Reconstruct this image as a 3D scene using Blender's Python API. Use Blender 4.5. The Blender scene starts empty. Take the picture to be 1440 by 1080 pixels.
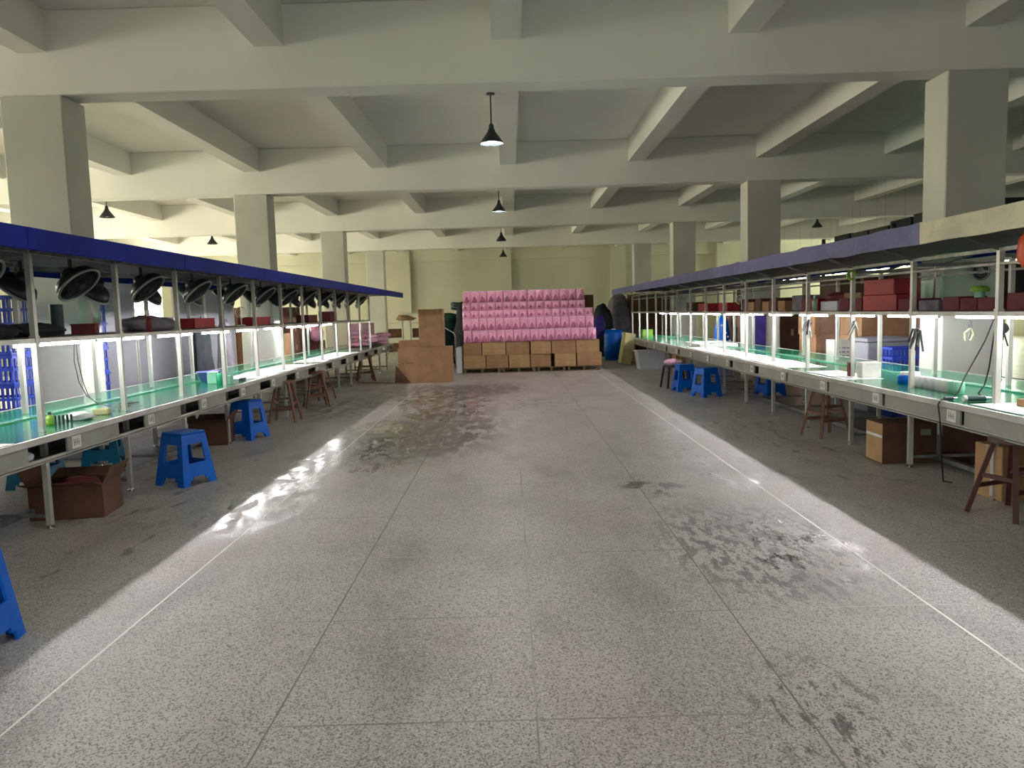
import bpy, bmesh, math, random
from mathutils import Vector, Matrix, Euler, noise
C = bpy.context.scene.collection
SC = bpy.context.scene
PI = math.pi

# ------------------------------------------------------------------ camera
CAMH = 1.55
p = math.radians(5.36); r = math.radians(1.6)
F = Vector((0, math.cos(p), -math.sin(p))); U0 = Vector((0, math.sin(p), math.cos(p))); R0 = Vector((1, 0, 0))
RR = R0 * math.cos(r) - U0 * math.sin(r); UU = U0 * math.cos(r) + R0 * math.sin(r)
cd = bpy.data.cameras.new('camera'); cam = bpy.data.objects.new('camera', cd); C.objects.link(cam)
M = Matrix((RR, UU, -F)).transposed().to_4x4(); M.translation = Vector((0, 0, CAMH)); cam.matrix_world = M
cd.sensor_width = 36; cd.lens = 1082 / 1440 * 36; cd.clip_end = 200; cd.clip_start = .05
SC.camera = cam
# ------------------------------------------------------------------ world, exposure, lamp strengths
w = bpy.data.worlds.new('world'); SC.world = w; w.use_nodes = True
w.node_tree.nodes['Background'].inputs[0].default_value = (.75, .78, .7, 1)
w.node_tree.nodes['Background'].inputs[1].default_value = .3
SC.view_settings.view_transform = 'Standard'; SC.view_settings.look = 'None'
SC.view_settings.exposure = 1.5; SC.view_settings.gamma = 1; SC.view_settings.use_curve_mapping = False
TUBE = 52; TUBE_FAR = 7; BULB = 260; WINDOW = 10.2; FILL_R = 12; FILL_F = .65
# ------------------------------------------------------------------ materials
def srgb(c):
    return tuple(((x / 255) / 12.92 if x / 255 <= .04045 else ((x / 255 + .055) / 1.055) ** 2.4) for x in c) + (1,)
def newmat(name):
    m = bpy.data.materials.new(name); m.use_nodes = True
    nt = m.node_tree; b = nt.nodes['Principled BSDF']; return m, nt, b
def node(nt, t, **kw):
    n = nt.nodes.new(t)
    for k, v in kw.items():
        if k.startswith('i_'):
            key = k[2:]; n.inputs[int(key) if key.isdigit() else key].default_value = v
        else: setattr(n, k, v)
    return n
def pm(name, c, c2=None, scale=4, rough=.5, metal=0, bump=0, bscale=60, alpha=1, trans=0, coat=0, stretch=(1, 1, 1), detail=4, spec=.5):
    """principled material whose colour wanders between two tones"""
    m, nt, b = newmat(name); L = nt.links.new
    c2 = c2 or tuple(max(0, x * .88) for x in c)
    tc = node(nt, 'ShaderNodeTexCoord'); mp = node(nt, 'ShaderNodeMapping'); mp.inputs['Scale'].default_value = stretch
    L(tc.outputs['Object'], mp.inputs[0])
    nz = node(nt, 'ShaderNodeTexNoise'); nz.inputs['Scale'].default_value = scale; nz.inputs['Detail'].default_value = detail
    L(mp.outputs[0], nz.inputs['Vector'])
    rp = node(nt, 'ShaderNodeValToRGB'); rp.color_ramp.elements[0].position = .35; rp.color_ramp.elements[1].position = .65
    rp.color_ramp.elements[0].color = srgb(c2); rp.color_ramp.elements[1].color = srgb(c)
    L(nz.outputs[0], rp.inputs[0]); L(rp.outputs[0], b.inputs['Base Color'])
    b.inputs['Roughness'].default_value = rough; b.inputs['Metallic'].default_value = metal
    b.inputs['Alpha'].default_value = alpha; b.inputs['Transmission Weight'].default_value = trans
    b.inputs['Coat Weight'].default_value = coat; b.inputs['Specular IOR Level'].default_value = spec
    if bump:
        n2 = node(nt, 'ShaderNodeTexNoise'); n2.inputs['Scale'].default_value = bscale
        L(mp.outputs[0], n2.inputs['Vector'])
        bp = node(nt, 'ShaderNodeBump'); bp.inputs['Strength'].default_value = bump; bp.inputs['Distance'].default_value = .01
        L(n2.outputs[0], bp.inputs['Height']); L(bp.outputs[0], b.inputs['Normal'])
    return m
def em(name, c, s):
    m, nt, b = newmat(name); b.inputs['Base Color'].default_value = (.8, .8, .8, 1)
    b.inputs['Emission Color'].default_value = c + (1,); b.inputs['Emission Strength'].default_value = s; return m

MT = {}
MT['paint'] = pm('white_wall_paint', (234, 234, 228), (226, 226, 220), scale=.5, rough=.75, bump=.15, bscale=8)
MT['column_paint'] = pm('column_paint', (200, 200, 190), (184, 184, 176), scale=.9, rough=.6, bump=.15, bscale=8)
MT['back_paint'] = pm('back_wall_paint', (198, 197, 176), (186, 185, 164), scale=.35, rough=.75, bump=.2, bscale=5)
MT['alu'] = pm('brushed_aluminium', (206, 206, 198), (178, 178, 170), scale=3, rough=.38, metal=.55, stretch=(1, 1, .2))
MT['steel'] = pm('galvanised_steel', (150, 152, 150), (118, 120, 120), scale=9, rough=.4, metal=.8)
MT['apron'] = pm('grey_apron_paint', (150, 150, 138), (134, 134, 124), scale=3, rough=.5)
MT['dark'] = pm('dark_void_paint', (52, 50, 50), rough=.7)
MT['mat'] = pm('green_anti_static_mat', (30, 122, 90), (22, 104, 76), scale=2, rough=.14)
MT['mat'].node_tree.nodes['Principled BSDF'].inputs['IOR'].default_value = 1.24
MT['mat_light'] = pm('pale_green_belt_edge', (110, 165, 142), (92, 150, 126), scale=4, rough=.2)
MT['fascia'] = pm('blue_fascia_board', (24, 46, 168), (18, 36, 140), scale=1.3, rough=.6, spec=.2)
MT['fascia_r'] = pm('faded_violet_fascia_board', (84, 84, 146), (62, 64, 132), scale=2.2, rough=.35, bump=.6, bscale=14)
MT['fascia_c'] = pm('cream_fascia_board', (206, 200, 170), (176, 172, 150), scale=3, rough=.32, bump=.5, bscale=12)
MT['roof'] = pm('grey_roof_sheet', (100, 100, 98), (78, 78, 78), scale=2, rough=.6)
MT['white'] = pm('white_enamel', (230, 230, 228), rough=.35)
MT['card'] = pm('white_card', (225, 224, 215), (205, 204, 196), scale=9, rough=.8)
MT['ink'] = pm('black_ink', (136, 136, 140), rough=.8)
MT['brownink'] = pm('carton_print', (92, 66, 44), rough=.8)
MT['paper'] = pm('white_paper_sheet', (240, 240, 240), (228, 228, 230), scale=7, rough=.7)
MT['carton'] = pm('brown_cardboard', (168, 130, 94), (152, 116, 82), scale=5, rough=.85, bump=.1, bscale=120)
MT['carton_dark'] = pm('dark_cardboard', (104, 72, 54), (86, 58, 44), scale=5, rough=.85)
MT['carton_tan'] = pm('light_cardboard', (182, 148, 104), (166, 132, 90), scale=5, rough=.85)
MT['tape'] = pm('packing_tape', (196, 176, 132), rough=.25)
MT['blue'] = pm('blue_plastic', (0, 98, 200), (0, 86, 184), scale=3, rough=.35, spec=.18)
MT['teal'] = pm('teal_plastic', (0, 120, 160), (0, 100, 140), scale=3, rough=.35)
MT['crate'] = pm('blue_crate_plastic', (40, 70, 180), (32, 56, 156), scale=4, rough=.4)
MT['wood'] = pm('worn_brown_wood', (122, 84, 62), (96, 64, 48), scale=6, rough=.6, stretch=(1, 1, .15))
MT['woodl'] = pm('pale_wood', (176, 140, 100), (150, 112, 76), scale=6, rough=.6, stretch=(1, 1, .15))
MT['woodd'] = pm('dark_red_wood', (84, 46, 40), (66, 34, 32), scale=6, rough=.5, stretch=(1, 1, .15))
MT['fan'] = pm('dark_grey_fan_paint', (58, 66, 68), (46, 52, 54), scale=5, rough=.35, metal=.3)
MT['fanrim'] = pm('grey_green_fan_rim', (176, 188, 184), (150, 162, 158), scale=5, rough=.35, metal=.4)
MT['red'] = pm('red_plastic', (176, 26, 40), (150, 20, 34), scale=5, rough=.4)
MT['maroon'] = pm('maroon_card', (122, 48, 54), (100, 40, 46), scale=5, rough=.7)
MT['pink'] = pm('pink_printed_film', (248, 184, 212), (234, 150, 186), scale=22, rough=.22, bump=.8, bscale=30, coat=.4)
MT['pinkd'] = pm('mauve_doll_dress', (160, 84, 124), (196, 124, 156), scale=40, rough=.5)
MT['pinkl'] = pm('pale_pink_card', (236, 196, 214), (224, 160, 190), scale=30, rough=.4)
MT['brass'] = None
MT['black'] = pm('black_rubber', (22, 22, 24), rough=.5)
MT['chrome'] = pm('chrome', (220, 220, 220), rough=.12, metal=1)
MT['green'] = pm('green_plastic', (60, 190, 140), rough=.25)
MT['lime'] = pm('lime_plastic', (150, 200, 70), rough=.35)
MT['mint'] = pm('mint_plastic', (150, 215, 185), rough=.3)
MT['purple'] = pm('violet_plastic', (110, 104, 205), rough=.3)
MT['violetcloth'] = pm('violet_cloth', (60, 44, 124), (48, 34, 100), scale=8, rough=.9, bump=.5, bscale=20)
MT['greycloth'] = pm('grey_cloth', (130, 124, 132), (104, 100, 108), scale=6, rough=.9, bump=.5, bscale=30)
MT['darkcloth'] = pm('dark_cloth', (44, 48, 54), (30, 34, 40), scale=6, rough=.9, bump=.5, bscale=20)
MT['darkgreen'] = pm('dark_green_plastic', (26, 70, 62), (20, 50, 46), scale=4, rough=.5)
MT['translucent'] = pm('milky_plastic', (206, 210, 214), (196, 200, 205), scale=3, rough=.35)
MT['foam'] = pm('yellowed_foam', (196, 190, 140), (176, 170, 124), scale=5, rough=.9)
MT['panel'] = pm('grey_white_partition', (138, 138, 146), (128, 128, 136), scale=1.1, rough=.5)
MT['orange'] = pm('orange_plastic', (214, 84, 44), rough=.4)
MT['khaki'] = pm('khaki_board', (150, 120, 84), rough=.8)
MT['pallet'] = pm('pallet_wood', (120, 94, 68), rough=.85)
MT['clear'] = pm('clear_film', (215, 215, 215), rough=.15, alpha=.35)
MT['tube'] = em('lit_tube_glass', (1.0, .965, 1.0), TUBE)
MT['tube_far'] = em('lit_far_tube_glass', (.95, 1, .86), TUBE_FAR)
MT['bulb'] = em('lit_bulb_glass', (1, .98, .94), BULB)
MT['bulb_off'] = pm('unlit_bulb_glass', (200, 200, 190), rough=.2)
MT['wglass'] = em('daylit_frosted_window', (1.0, .94, .70), WINDOW)
MT['wglass_f'] = em('daylit_frosted_window_front', (1.0, .99, .88), FILL_F)
MT['wglass_r'] = em('daylit_frosted_window_right', (.95, 1, .75), FILL_R)

def floor_mat():
    m, nt, b = newmat('polished_terrazzo'); L = nt.links.new
    g = node(nt, 'ShaderNodeNewGeometry'); P = g.outputs['Position']
    def nz(scale, detail=3, st=(1, 1, 1), rot=0, rough=.5):
        mp = node(nt, 'ShaderNodeMapping'); mp.inputs['Scale'].default_value = st; mp.inputs['Rotation'].default_value = (0, 0, rot)
        L(P, mp.inputs[0]); n = node(nt, 'ShaderNodeTexNoise'); n.inputs['Scale'].default_value = scale; n.inputs['Detail'].default_value = detail
        n.inputs['Roughness'].default_value = rough; L(mp.outputs[0], n.inputs['Vector']); return n.outputs[0]
    def mth(op, a, bb=None, clamp=False):
        n = node(nt, 'ShaderNodeMath', operation=op); n.use_clamp = clamp
        for i, v in enumerate((a, bb)):
            if v is None: continue
            if isinstance(v, (int, float)): n.inputs[i].default_value = v
            else: L(v, n.inputs[i])
        return n.outputs[0]
    def ramp(v, a, bb):
        n = node(nt, 'ShaderNodeMapRange', interpolation_type='SMOOTHSTEP'); n.inputs[1].default_value = a; n.inputs[2].default_value = bb
        L(v, n.inputs[0]); return n.outputs[0]
    def mix(fac, a, bb, bt='MIX'):
        n = node(nt, 'ShaderNodeMix', data_type='RGBA', blend_type=bt)
        if isinstance(fac, (int, float)): n.inputs[0].default_value = fac
        else: L(fac, n.inputs[0])
        for i, v in ((6, a), (7, bb)):
            if isinstance(v, tuple): n.inputs[i].default_value = v
            else: L(v, n.inputs[i])
        return n.outputs[2]
    sx = node(nt, 'ShaderNodeSeparateXYZ'); L(P, sx.inputs[0])
    def region(cx, cy, rx, ry, soft=.5):
        dx = mth('DIVIDE', mth('SUBTRACT', sx.outputs[0], cx), rx); dy = mth('DIVIDE', mth('SUBTRACT', sx.outputs[1], cy), ry)
        d = mth('SQRT', mth('ADD', mth('MULTIPLY', dx, dx), mth('MULTIPLY', dy, dy)))
        return ramp(d, 1 + soft * .2, 1 - soft)
    vo = node(nt, 'ShaderNodeTexVoronoi'); vo.inputs['Scale'].default_value = 150; L(P, vo.inputs['Vector'])
    sp = node(nt, 'ShaderNodeSeparateColor'); L(vo.outputs['Color'], sp.inputs[0])
    base = mix(ramp(nz(.9, 6), .3, .7), srgb((166, 160, 154)), srgb((190, 184, 178)))
    base = mix(ramp(sp.outputs[0], .68, .8), base, srgb((200, 196, 188)))
    base = mix(ramp(sp.outputs[1], .72, .8), base, srgb((124, 119, 112)))
    base = mix(mth('MULTIPLY', ramp(nz(2.2, 8, (1, .35, 1)), .48, .72), .35), base, srgb((88, 82, 76)))      # traffic grime
    base = mix(mth('MULTIPLY', ramp(nz(.5, 3), .5, .75), .22), base, srgb((178, 140, 128)))                    # rosy tint
    streak = nz(7, 6, (1, .3, 1), .45, .65); streak2 = nz(5, 7, (1, .8, 1), -.4, .7); fine = nz(16, 5, (1, .35, 1), .25, .7)
    glare = nz(3.2, 6, (1.6, .8, 1), 1.0, .7)
    wet = None
    for (cx, cy, rx, ry, s, tex, lo, hi) in (
            (1.6, 4.9, .8, 1.3, .55, fine, .49, .54), (1.2, 6.6, .35, .5, .6, streak2, .5, .56), (1.15, 2.75, .35, .7, .7, fine, .52, .6),
            (-1.0, 10.6, 1.05, 3.0, .45, streak, .45, .50), (-1.35, 9.9, .8, 2.6, .5, fine, .47, .51), (-1.5, 14.9, 1.6, 2.3, .5, streak2, .45, .50), (-.55, 15.6, 1.0, 1.6, .5, streak, .44, .5), (-.2, 13.0, 1.6, .9, .6, streak2, .52, .6),
            (1.9, 8.2, .5, 1.2, .6, fine, .56, .62), (-2.9, 13, .8, 2.2, .6, streak2, .48, .55), (2.9, 9, 1.2, 4, .6, streak, .56, .66), (-2.9, 6.5, 1.1, 3, .6, streak, .56, .66)):
        v = mth('MULTIPLY', region(cx, cy, rx, ry, s), ramp(tex, lo, hi)); wet = v if wet is None else mth('MAXIMUM', wet, v)
    base = mix(mth('MULTIPLY', wet, .78), base, srgb((50, 45, 40)))
    pud = None
    for (cx, cy, rx, ry, lo) in ((-2.1, 6.3, .5, 1.1, .44), (-2.05, 7.9, .45, 1.1, .46), (-1.9, 9.9, .6, 1.8, .42), (-1.5, 8.4, .42, 1.3, .5), (1.85, 4.75, .4, .7, .5), (-1.2, 13.2, .9, 2.2, .46), (1.95, 7.0, .3, .9, .52)):
        v = mth('MULTIPLY', region(cx, cy, rx, ry, .6), ramp(glare, lo, lo + .08)); pud = v if pud is None else mth('MAXIMUM', pud, v)
    L(base, b.inputs['Base Color'])
    ro = mth('ADD', .3, mth('MULTIPLY', nz(3, 5), .22)); ro = mth('SUBTRACT', ro, mth('MULTIPLY', wet, .1))
    ro = mth('MAXIMUM', mth('SUBTRACT', ro, mth('MULTIPLY', pud, .3)), .07)
    L(ro, b.inputs['Roughness'])
    b.inputs['Coat Weight'].default_value = 0
    bp = node(nt, 'ShaderNodeBump'); bp.inputs['Strength'].default_value = .12; bp.inputs['Distance'].default_value = .002
    L(nz(14, 4), bp.inputs['Height']); L(bp.outputs[0], b.inputs['Normal'])
    return m
MT['floor'] = floor_mat()
MT['grout'] = pm('dark_floor_joint', (138, 132, 125), rough=.7)
def strip_mat():
    m = pm('zinc_dividing_strip', (254, 252, 244), (214, 208, 196), scale=1.3, rough=.3, metal=.1, detail=5); return m
MT['brass'] = strip_mat()  # near-white colour holds the tube glints along the outer strips
MT['brass_dirty'] = pm('dirty_dividing_strip', (196, 190, 178), (104, 98, 90), scale=.8, rough=.35, metal=.2, detail=3)

# ------------------------------------------------------------------ mesh helpers
class MB:
    def __init__(s): s.v = []; s.f = []; s.m = []; s.sm = []
    def add(s, vs, fs, mi=0, smooth=False):
        o = len(s.v); s.v += [tuple(v) for v in vs]
        for f in fs: s.f.append(tuple(i + o for i in f)); s.m.append(mi); s.sm.append(smooth)
        return s
    def box(s, x0, x1, y0, y1, z0, z1, mi=0, mat=None):
        vs = [Vector((x, y, z)) for z in (z0, z1) for y in (y0, y1) for x in (x0, x1)]
        if mat is not None: vs = [mat @ v for v in vs]
        return s.add(vs, [(0, 2, 3, 1), (4, 5, 7, 6), (0, 1, 5, 4), (2, 6, 7, 3), (0, 4, 6, 2), (1, 3, 7, 5)], mi)
    def cbox(s, c, d, mi=0, rot=(0, 0, 0)):
        m = Matrix.Translation(c) @ Euler(rot).to_matrix().to_4x4()
        return s.box(-d[0] / 2, d[0] / 2, -d[1] / 2, d[1] / 2, -d[2] / 2, d[2] / 2, mi, m)
    def bar(s, a, b, wx, wy=None, mi=0, up=(0, 0, 1)):
        """square bar from a to b"""
        a = Vector(a); b = Vector(b); d = (b - a).normalized(); wy = wy or wx
        u = Vector(up)
        if abs(d.dot(u)) > .98: u = Vector((0, 1, 0))
        x = d.cross(u).normalized(); y = x.cross(d)
        vs = [q + x * sx * wx / 2 + y * sy * wy / 2 for q in (a, b) for sy in (-1, 1) for sx in (-1, 1)]
        return s.add(vs, [(0, 2, 3, 1), (4, 5, 7, 6), (0, 1, 5, 4), (2, 6, 7, 3), (0, 4, 6, 2), (1, 3, 7, 5)], mi)
    def cyl(s, a, b, r0, r1=None, n=12, mi=0, caps=True, smooth=True):
        a = Vector(a); b = Vector(b); r1 = r0 if r1 is None else r1; d = (b - a).normalized()
        u = Vector((0, 0, 1)) if abs(d.z) < .9 else Vector((1, 0, 0)); x = d.cross(u).normalized(); y = d.cross(x)
        vs = [q + (x * math.cos(2 * PI * i / n) + y * math.sin(2 * PI * i / n)) * rr for q, rr in ((a, r0), (b, r1)) for i in range(n)]
        s.add(vs, [(i, (i + 1) % n, n + (i + 1) % n, n + i) for i in range(n)], mi, smooth)
        if caps: s.add(vs, [tuple(range(n))[::-1], tuple(range(n, 2 * n))], mi)
        return s
    def tube(s, pts, rad, n=6, mi=0):
        for a, b in zip(pts, pts[1:]):
            if (Vector(b) - Vector(a)).length > 1e-5: s.cyl(a, b, rad, rad, n, mi)
        return s
    def ring(s, c, nrm, R, rad, n=28, k=6, mi=0):
        c = Vector(c); nrm = Vector(nrm).normalized(); u = Vector((0, 1, 0)) if abs(nrm.y) < .9 else Vector((1, 0, 0))
        x = nrm.cross(u).normalized(); y = nrm.cross(x); vs = []
        for i in range(n):
            a = 2 * PI * i / n; d = x * math.cos(a) + y * math.sin(a)
            for j in range(k):
                t = 2 * PI * j / k; vs.append(c + d * (R + rad * math.cos(t)) + nrm * rad * math.sin(t))
        return s.add(vs, [(i * k + j, ((i + 1) % n) * k + j, ((i + 1) % n) * k + (j + 1) % k, i * k + (j + 1) % k) for i in range(n) for j in range(k)], mi, True)
    def lathe(s, prof, n=20, c=(0, 0, 0), mi=0, mat=None, smooth=True):
        vs = []
        for rr, z in prof:
            for i in range(n):
                a = 2 * PI * i / n; v = Vector((rr * math.cos(a), rr * math.sin(a), z))
                vs.append((mat @ v if mat is not None else v) + Vector(c))
        return s.add(vs, [(q * n + i, q * n + (i + 1) % n, (q + 1) * n + (i + 1) % n, (q + 1) * n + i) for q in range(len(prof) - 1) for i in range(n)], mi, smooth)
    def blob(s, c, rad, seed=0, amp=.18, sub=3, mi=0, flat=True):
        bm = bmesh.new(); bmesh.ops.create_icosphere(bm, subdivisions=sub, radius=1)
        for v in bm.verts:
            q = v.co.copy(); k = 1 + amp * noise.noise(q * 1.7 + Vector((seed * 3.1, seed, 0))) + amp * .5 * noise.noise(q * 4 + Vector((seed, 0, seed)))
            v.co = Vector((q.x * rad[0] * k, q.y * rad[1] * k, q.z * rad[2] * k))
            if flat and v.co.z < -rad[2] * .7: v.co.z = -rad[2] * .7
            v.co += Vector(c)
        s.add([v.co for v in bm.verts], [tuple(v.index for v in f.verts) for f in bm.faces], mi, True); bm.free(); return s
    def build(s, name, mats, parent=None, bevel=0, loc=None):
        me = bpy.data.meshes.new(name); me.from_pydata(s.v, [], s.f)
        if not isinstance(mats, (list, tuple)): mats = [mats]
        for m in mats: me.materials.append(MT[m] if isinstance(m, str) else m)
        me.polygons.foreach_set('material_index', s.m); me.polygons.foreach_set('use_smooth', s.sm); me.update()
        bm = bmesh.new(); bm.from_mesh(me); bmesh.ops.recalc_face_normals(bm, faces=bm.faces)
        if bevel:
            bmesh.ops.remove_doubles(bm, verts=bm.verts, dist=1e-6)
            bmesh.ops.bevel(bm, geom=list(bm.edges), offset=bevel, segments=1, affect='EDGES', clamp_overlap=True)
        bm.to_mesh(me); bm.free()
        o = bpy.data.objects.new(name, me); C.objects.link(o)
        if parent: o.parent = parent
        if loc is not None: o.location = loc
        return o
def tag(o, label=None, cat=None, group=None, kind=None):
    if label: o['label'] = label
    if cat: o['category'] = cat
    if group: o['group'] = group
    if kind: o['kind'] = kind
    return o
def thing(name, label, cat, loc=(0, 0, 0), rz=0, group=None):
    o = bpy.data.objects.new(name, None); C.objects.link(o); o.location = loc; o.rotation_euler = (0, 0, rz)
    o.empty_display_size = .1; return tag(o, label, cat, group)
def dup(root, loc, rz=0, label=None, group=None):
    q = root.copy(); C.objects.link(q); q.location = loc; q.rotation_euler = (0, 0, rz)
    if label: q['label'] = label
    if group: q['group'] = group
    for ch in list(root.children):
        c = ch.copy(); C.objects.link(c); c.parent = q
        for g in list(ch.children):
            d = g.copy(); C.objects.link(d); d.parent = c
    return q
ORD = ['first', 'second', 'third', 'fourth', 'fifth', 'sixth', 'seventh', 'eighth', 'ninth', 'tenth', 'eleventh', 'twelfth', 'thirteenth', 'fourteenth', 'fifteenth', 'sixteenth', 'seventeenth', 'eighteenth', 'nineteenth', 'twentieth', 'twenty-first', 'twenty-second', 'twenty-third', 'twenty-fourth']
rnd = random.Random(5)

# ================================================================== SETTING
XL, XR, YN, YF, ZC = -15.6, 20.8, -7.0, 37.55, 4.97
def struct(name, b, mats, parent=None, bevel=0):
    o = b.build(name, mats, parent, bevel)
    if parent is None: o['kind'] = 'structure'
    return o
fl = struct('floor', MB().box(XL, XR, YN, YF, -.3, -.006), 'floor')
PX, PY = 1.02, 1.01
tilemesh = None
def panel_mesh(x0, x1, y0, y1): return MB().box(x0, x1, y0, y1, -.006, 0)
for i in range(-4, 5):
    for j in range(-1, 20):
        x0 = -1.98 + PX * i; y0 = 2.80 + PY * j
        if tilemesh is None:
            o = MB().box(.004, PX - .004, .004, PY - .004, -.006, 0).build('terrazzo_panel', 'floor', fl); tilemesh = o.data
        else:
            o = bpy.data.objects.new('terrazzo_panel', tilemesh); C.objects.link(o); o.parent = fl
        o.location = (x0, y0, 0)
# floor outside the picked-out panels, same level
xa, xb, ya, yb = -1.98 - 4 * PX, -1.98 + 5 * PX, 2.80 - PY, 2.80 + 19 * PY + PY * 0
b = MB().box(XL, xa, YN, YF, -.006, 0).box(xb, XR, YN, YF, -.006, 0).box(xa, xb, YN, ya, -.006, 0).box(xa, xb, 2.80 + 20 * PY - PY * 0, YF, -.006, 0)
o = b.build('terrazzo_surround', 'floor', fl)
for i in range(-4, 6):
    x = -1.98 + PX * i
    o = MB().box(x - (.0055 if i in (0, 4) else .0035), x + (.0055 if i in (0, 4) else .0035), ya, 2.8 + 19 * PY + PY, -.006, .0006).build('dividing_strip', {0: 'brass', 2: 'brass_dirty', 4: 'brass', 1: 'grout', 3: 'grout'}.get(i, 'floor'), fl)
for j in range(-1, 21):
    y = 2.80 + PY * j
    o = MB().box(xa, xb, y - .004, y + .004, -.006, .0003).build('dividing_strip', 'brass_dirty', fl)

ceil = struct('ceiling', MB().box(XL, XR, YN, YF, ZC, ZC + .2), 'paint')
for k in range(-2, 4):
    y = 8.75 + 7.2 * k
    if y < YN: continue
    MB().box(XL, XR, y, y + .38, 4.07, ZC).build('main_beam', 'paint', ceil, .012)
    nxt = min(y + 7.2, YF)
    for q in range(-6, 9):
        x = .04 + 2.6 * q
        if x < XL + .3 or x > XR - .3: continue
        MB().box(x - .16, x + .16, y + .38, nxt, 4.52, ZC).build('secondary_beam', 'paint', ceil)
for q in range(-6, 9):
    x = .04 + 2.6 * q
    if x > XL + .3 and x < XR - .3: MB().box(x - .16, x + .16, YN, 8.75 - 14.4, 4.52, ZC).build('secondary_beam', 'paint', ceil)
colm = None
for k in range(-1, 4):
    y = 8.75 + 7.2 * k
    for x0, x1 in ((-5.56, -4.88), (4.90, 5.58)):
        struct('column', MB().box(x0, x1, y, y + .48, 0, 4.07).box(x0 + .08, x1 - .08, y + .02, y + .46, 4.06, ZC), 'column_paint', None, .012)
wb = struct('wall_back', MB().box(XL, XR, YF, YF + .2, 0, ZC), 'back_paint')
MB().box(XL, XR, YF - .12, YF, 4.07, ZC).build('wall_beam', 'back_paint', wb)
for x0, x1 in ((-.62, .12), (-5.5, -4.75), (4.9, 5.6), (10, 10.7)):
    MB().box(x0, x1, YF - .3, YF, 1.62 if x0 == -5.5 else 0, ZC).build('pilaster', 'back_paint', wb)
wf = MB(); xs = XL; FW = [(-12.5, -9), (-7, -3.5), (-1.75, 1.75), (3.5, 7), (9, 12.5)]
for a_, e_ in FW: wf.box(xs, a_, YN - .2, YN, 0, ZC).box(a_, e_, YN - .2, YN, 0, 1.2).box(a_, e_, YN - .2, YN, 3.6, ZC); xs = e_
struct('wall_front', wf.box(xs, XR, YN - .2, YN, 0, ZC), 'paint')
for i, (a_, e_) in enumerate(FW):  # windows added behind the camera to light beam and column fronts
    f = MB(); m_ = (a_ + e_) / 2
    f.box(a_, e_, YN - .13, YN - .07, 1.2, 1.25).box(a_, e_, YN - .13, YN - .07, 3.55, 3.6)
    for xx in (a_, m_ - .025, e_ - .05): f.box(xx, xx + .05, YN - .13, YN - .07, 1.25, 3.55)
    o = f.build('window_%d' % (10 + i), 'alu'); o['kind'] = 'structure'
    for u, v in ((a_ + .05, m_ - .025), (m_ + .025, e_ - .05)): MB().box(u, v, YN - .104, YN - .096, 1.25, 3.55).build('pane', 'wglass_f', o)
# left wall with tall daylit windows, right wall with one added to brighten the back wall
def wall_with_windows(name, x, side, wins, z0, z1, glass, n0):
    b = MB(); ys = YN
    t0, t1 = (x - .2, x) if side < 0 else (x, x + .2)
    for a, e in wins:
        b.box(t0, t1, ys, a, 0, ZC); b.box(t0, t1, a, e, 0, z0); b.box(t0, t1, a, e, z1, ZC); ys = e
    b.box(t0, t1, ys, YF, 0, ZC); struct(name, b, 'back_paint')
    for i, (a, e) in enumerate(wins):
        q = x - side * -.06
        f = MB(); w_ = .05
        xc = x + side * .1
        f.box(xc - .03, xc + .03, a, e, z0, z0 + w_).box(xc - .03, xc + .03, a, e, z1 - w_, z1)
        for yy in (a, (a + e) / 2 - w_ / 2, e - w_): f.box(xc - .03, xc + .03, yy, yy + w_, z0 + w_, z1 - w_)
        o = f.build('window_%d' % (n0 + i), 'alu'); o['kind'] = 'structure'
        m_ = (a + e) / 2
        for u, v in ((a + w_, m_ - w_ / 2), (m_ + w_ / 2, e - w_)):
            MB().box(xc - .004, xc + .004, u, v, z0 + w_, z1 - w_).build('pane', glass, o)
wall_with_windows('wall_left', XL, -1, [(2.8, 6.0), (10.2, 13.4), (17.4, 20.6), (24.6, 27.8), (31.6, 34.8)], 1.5, 3.5, 'wglass', 1)
wall_with_windows('wall_right', XR, 1, [(31.8, 35.6)], 1.5, 3.6, 'wglass_r', 7)

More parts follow.
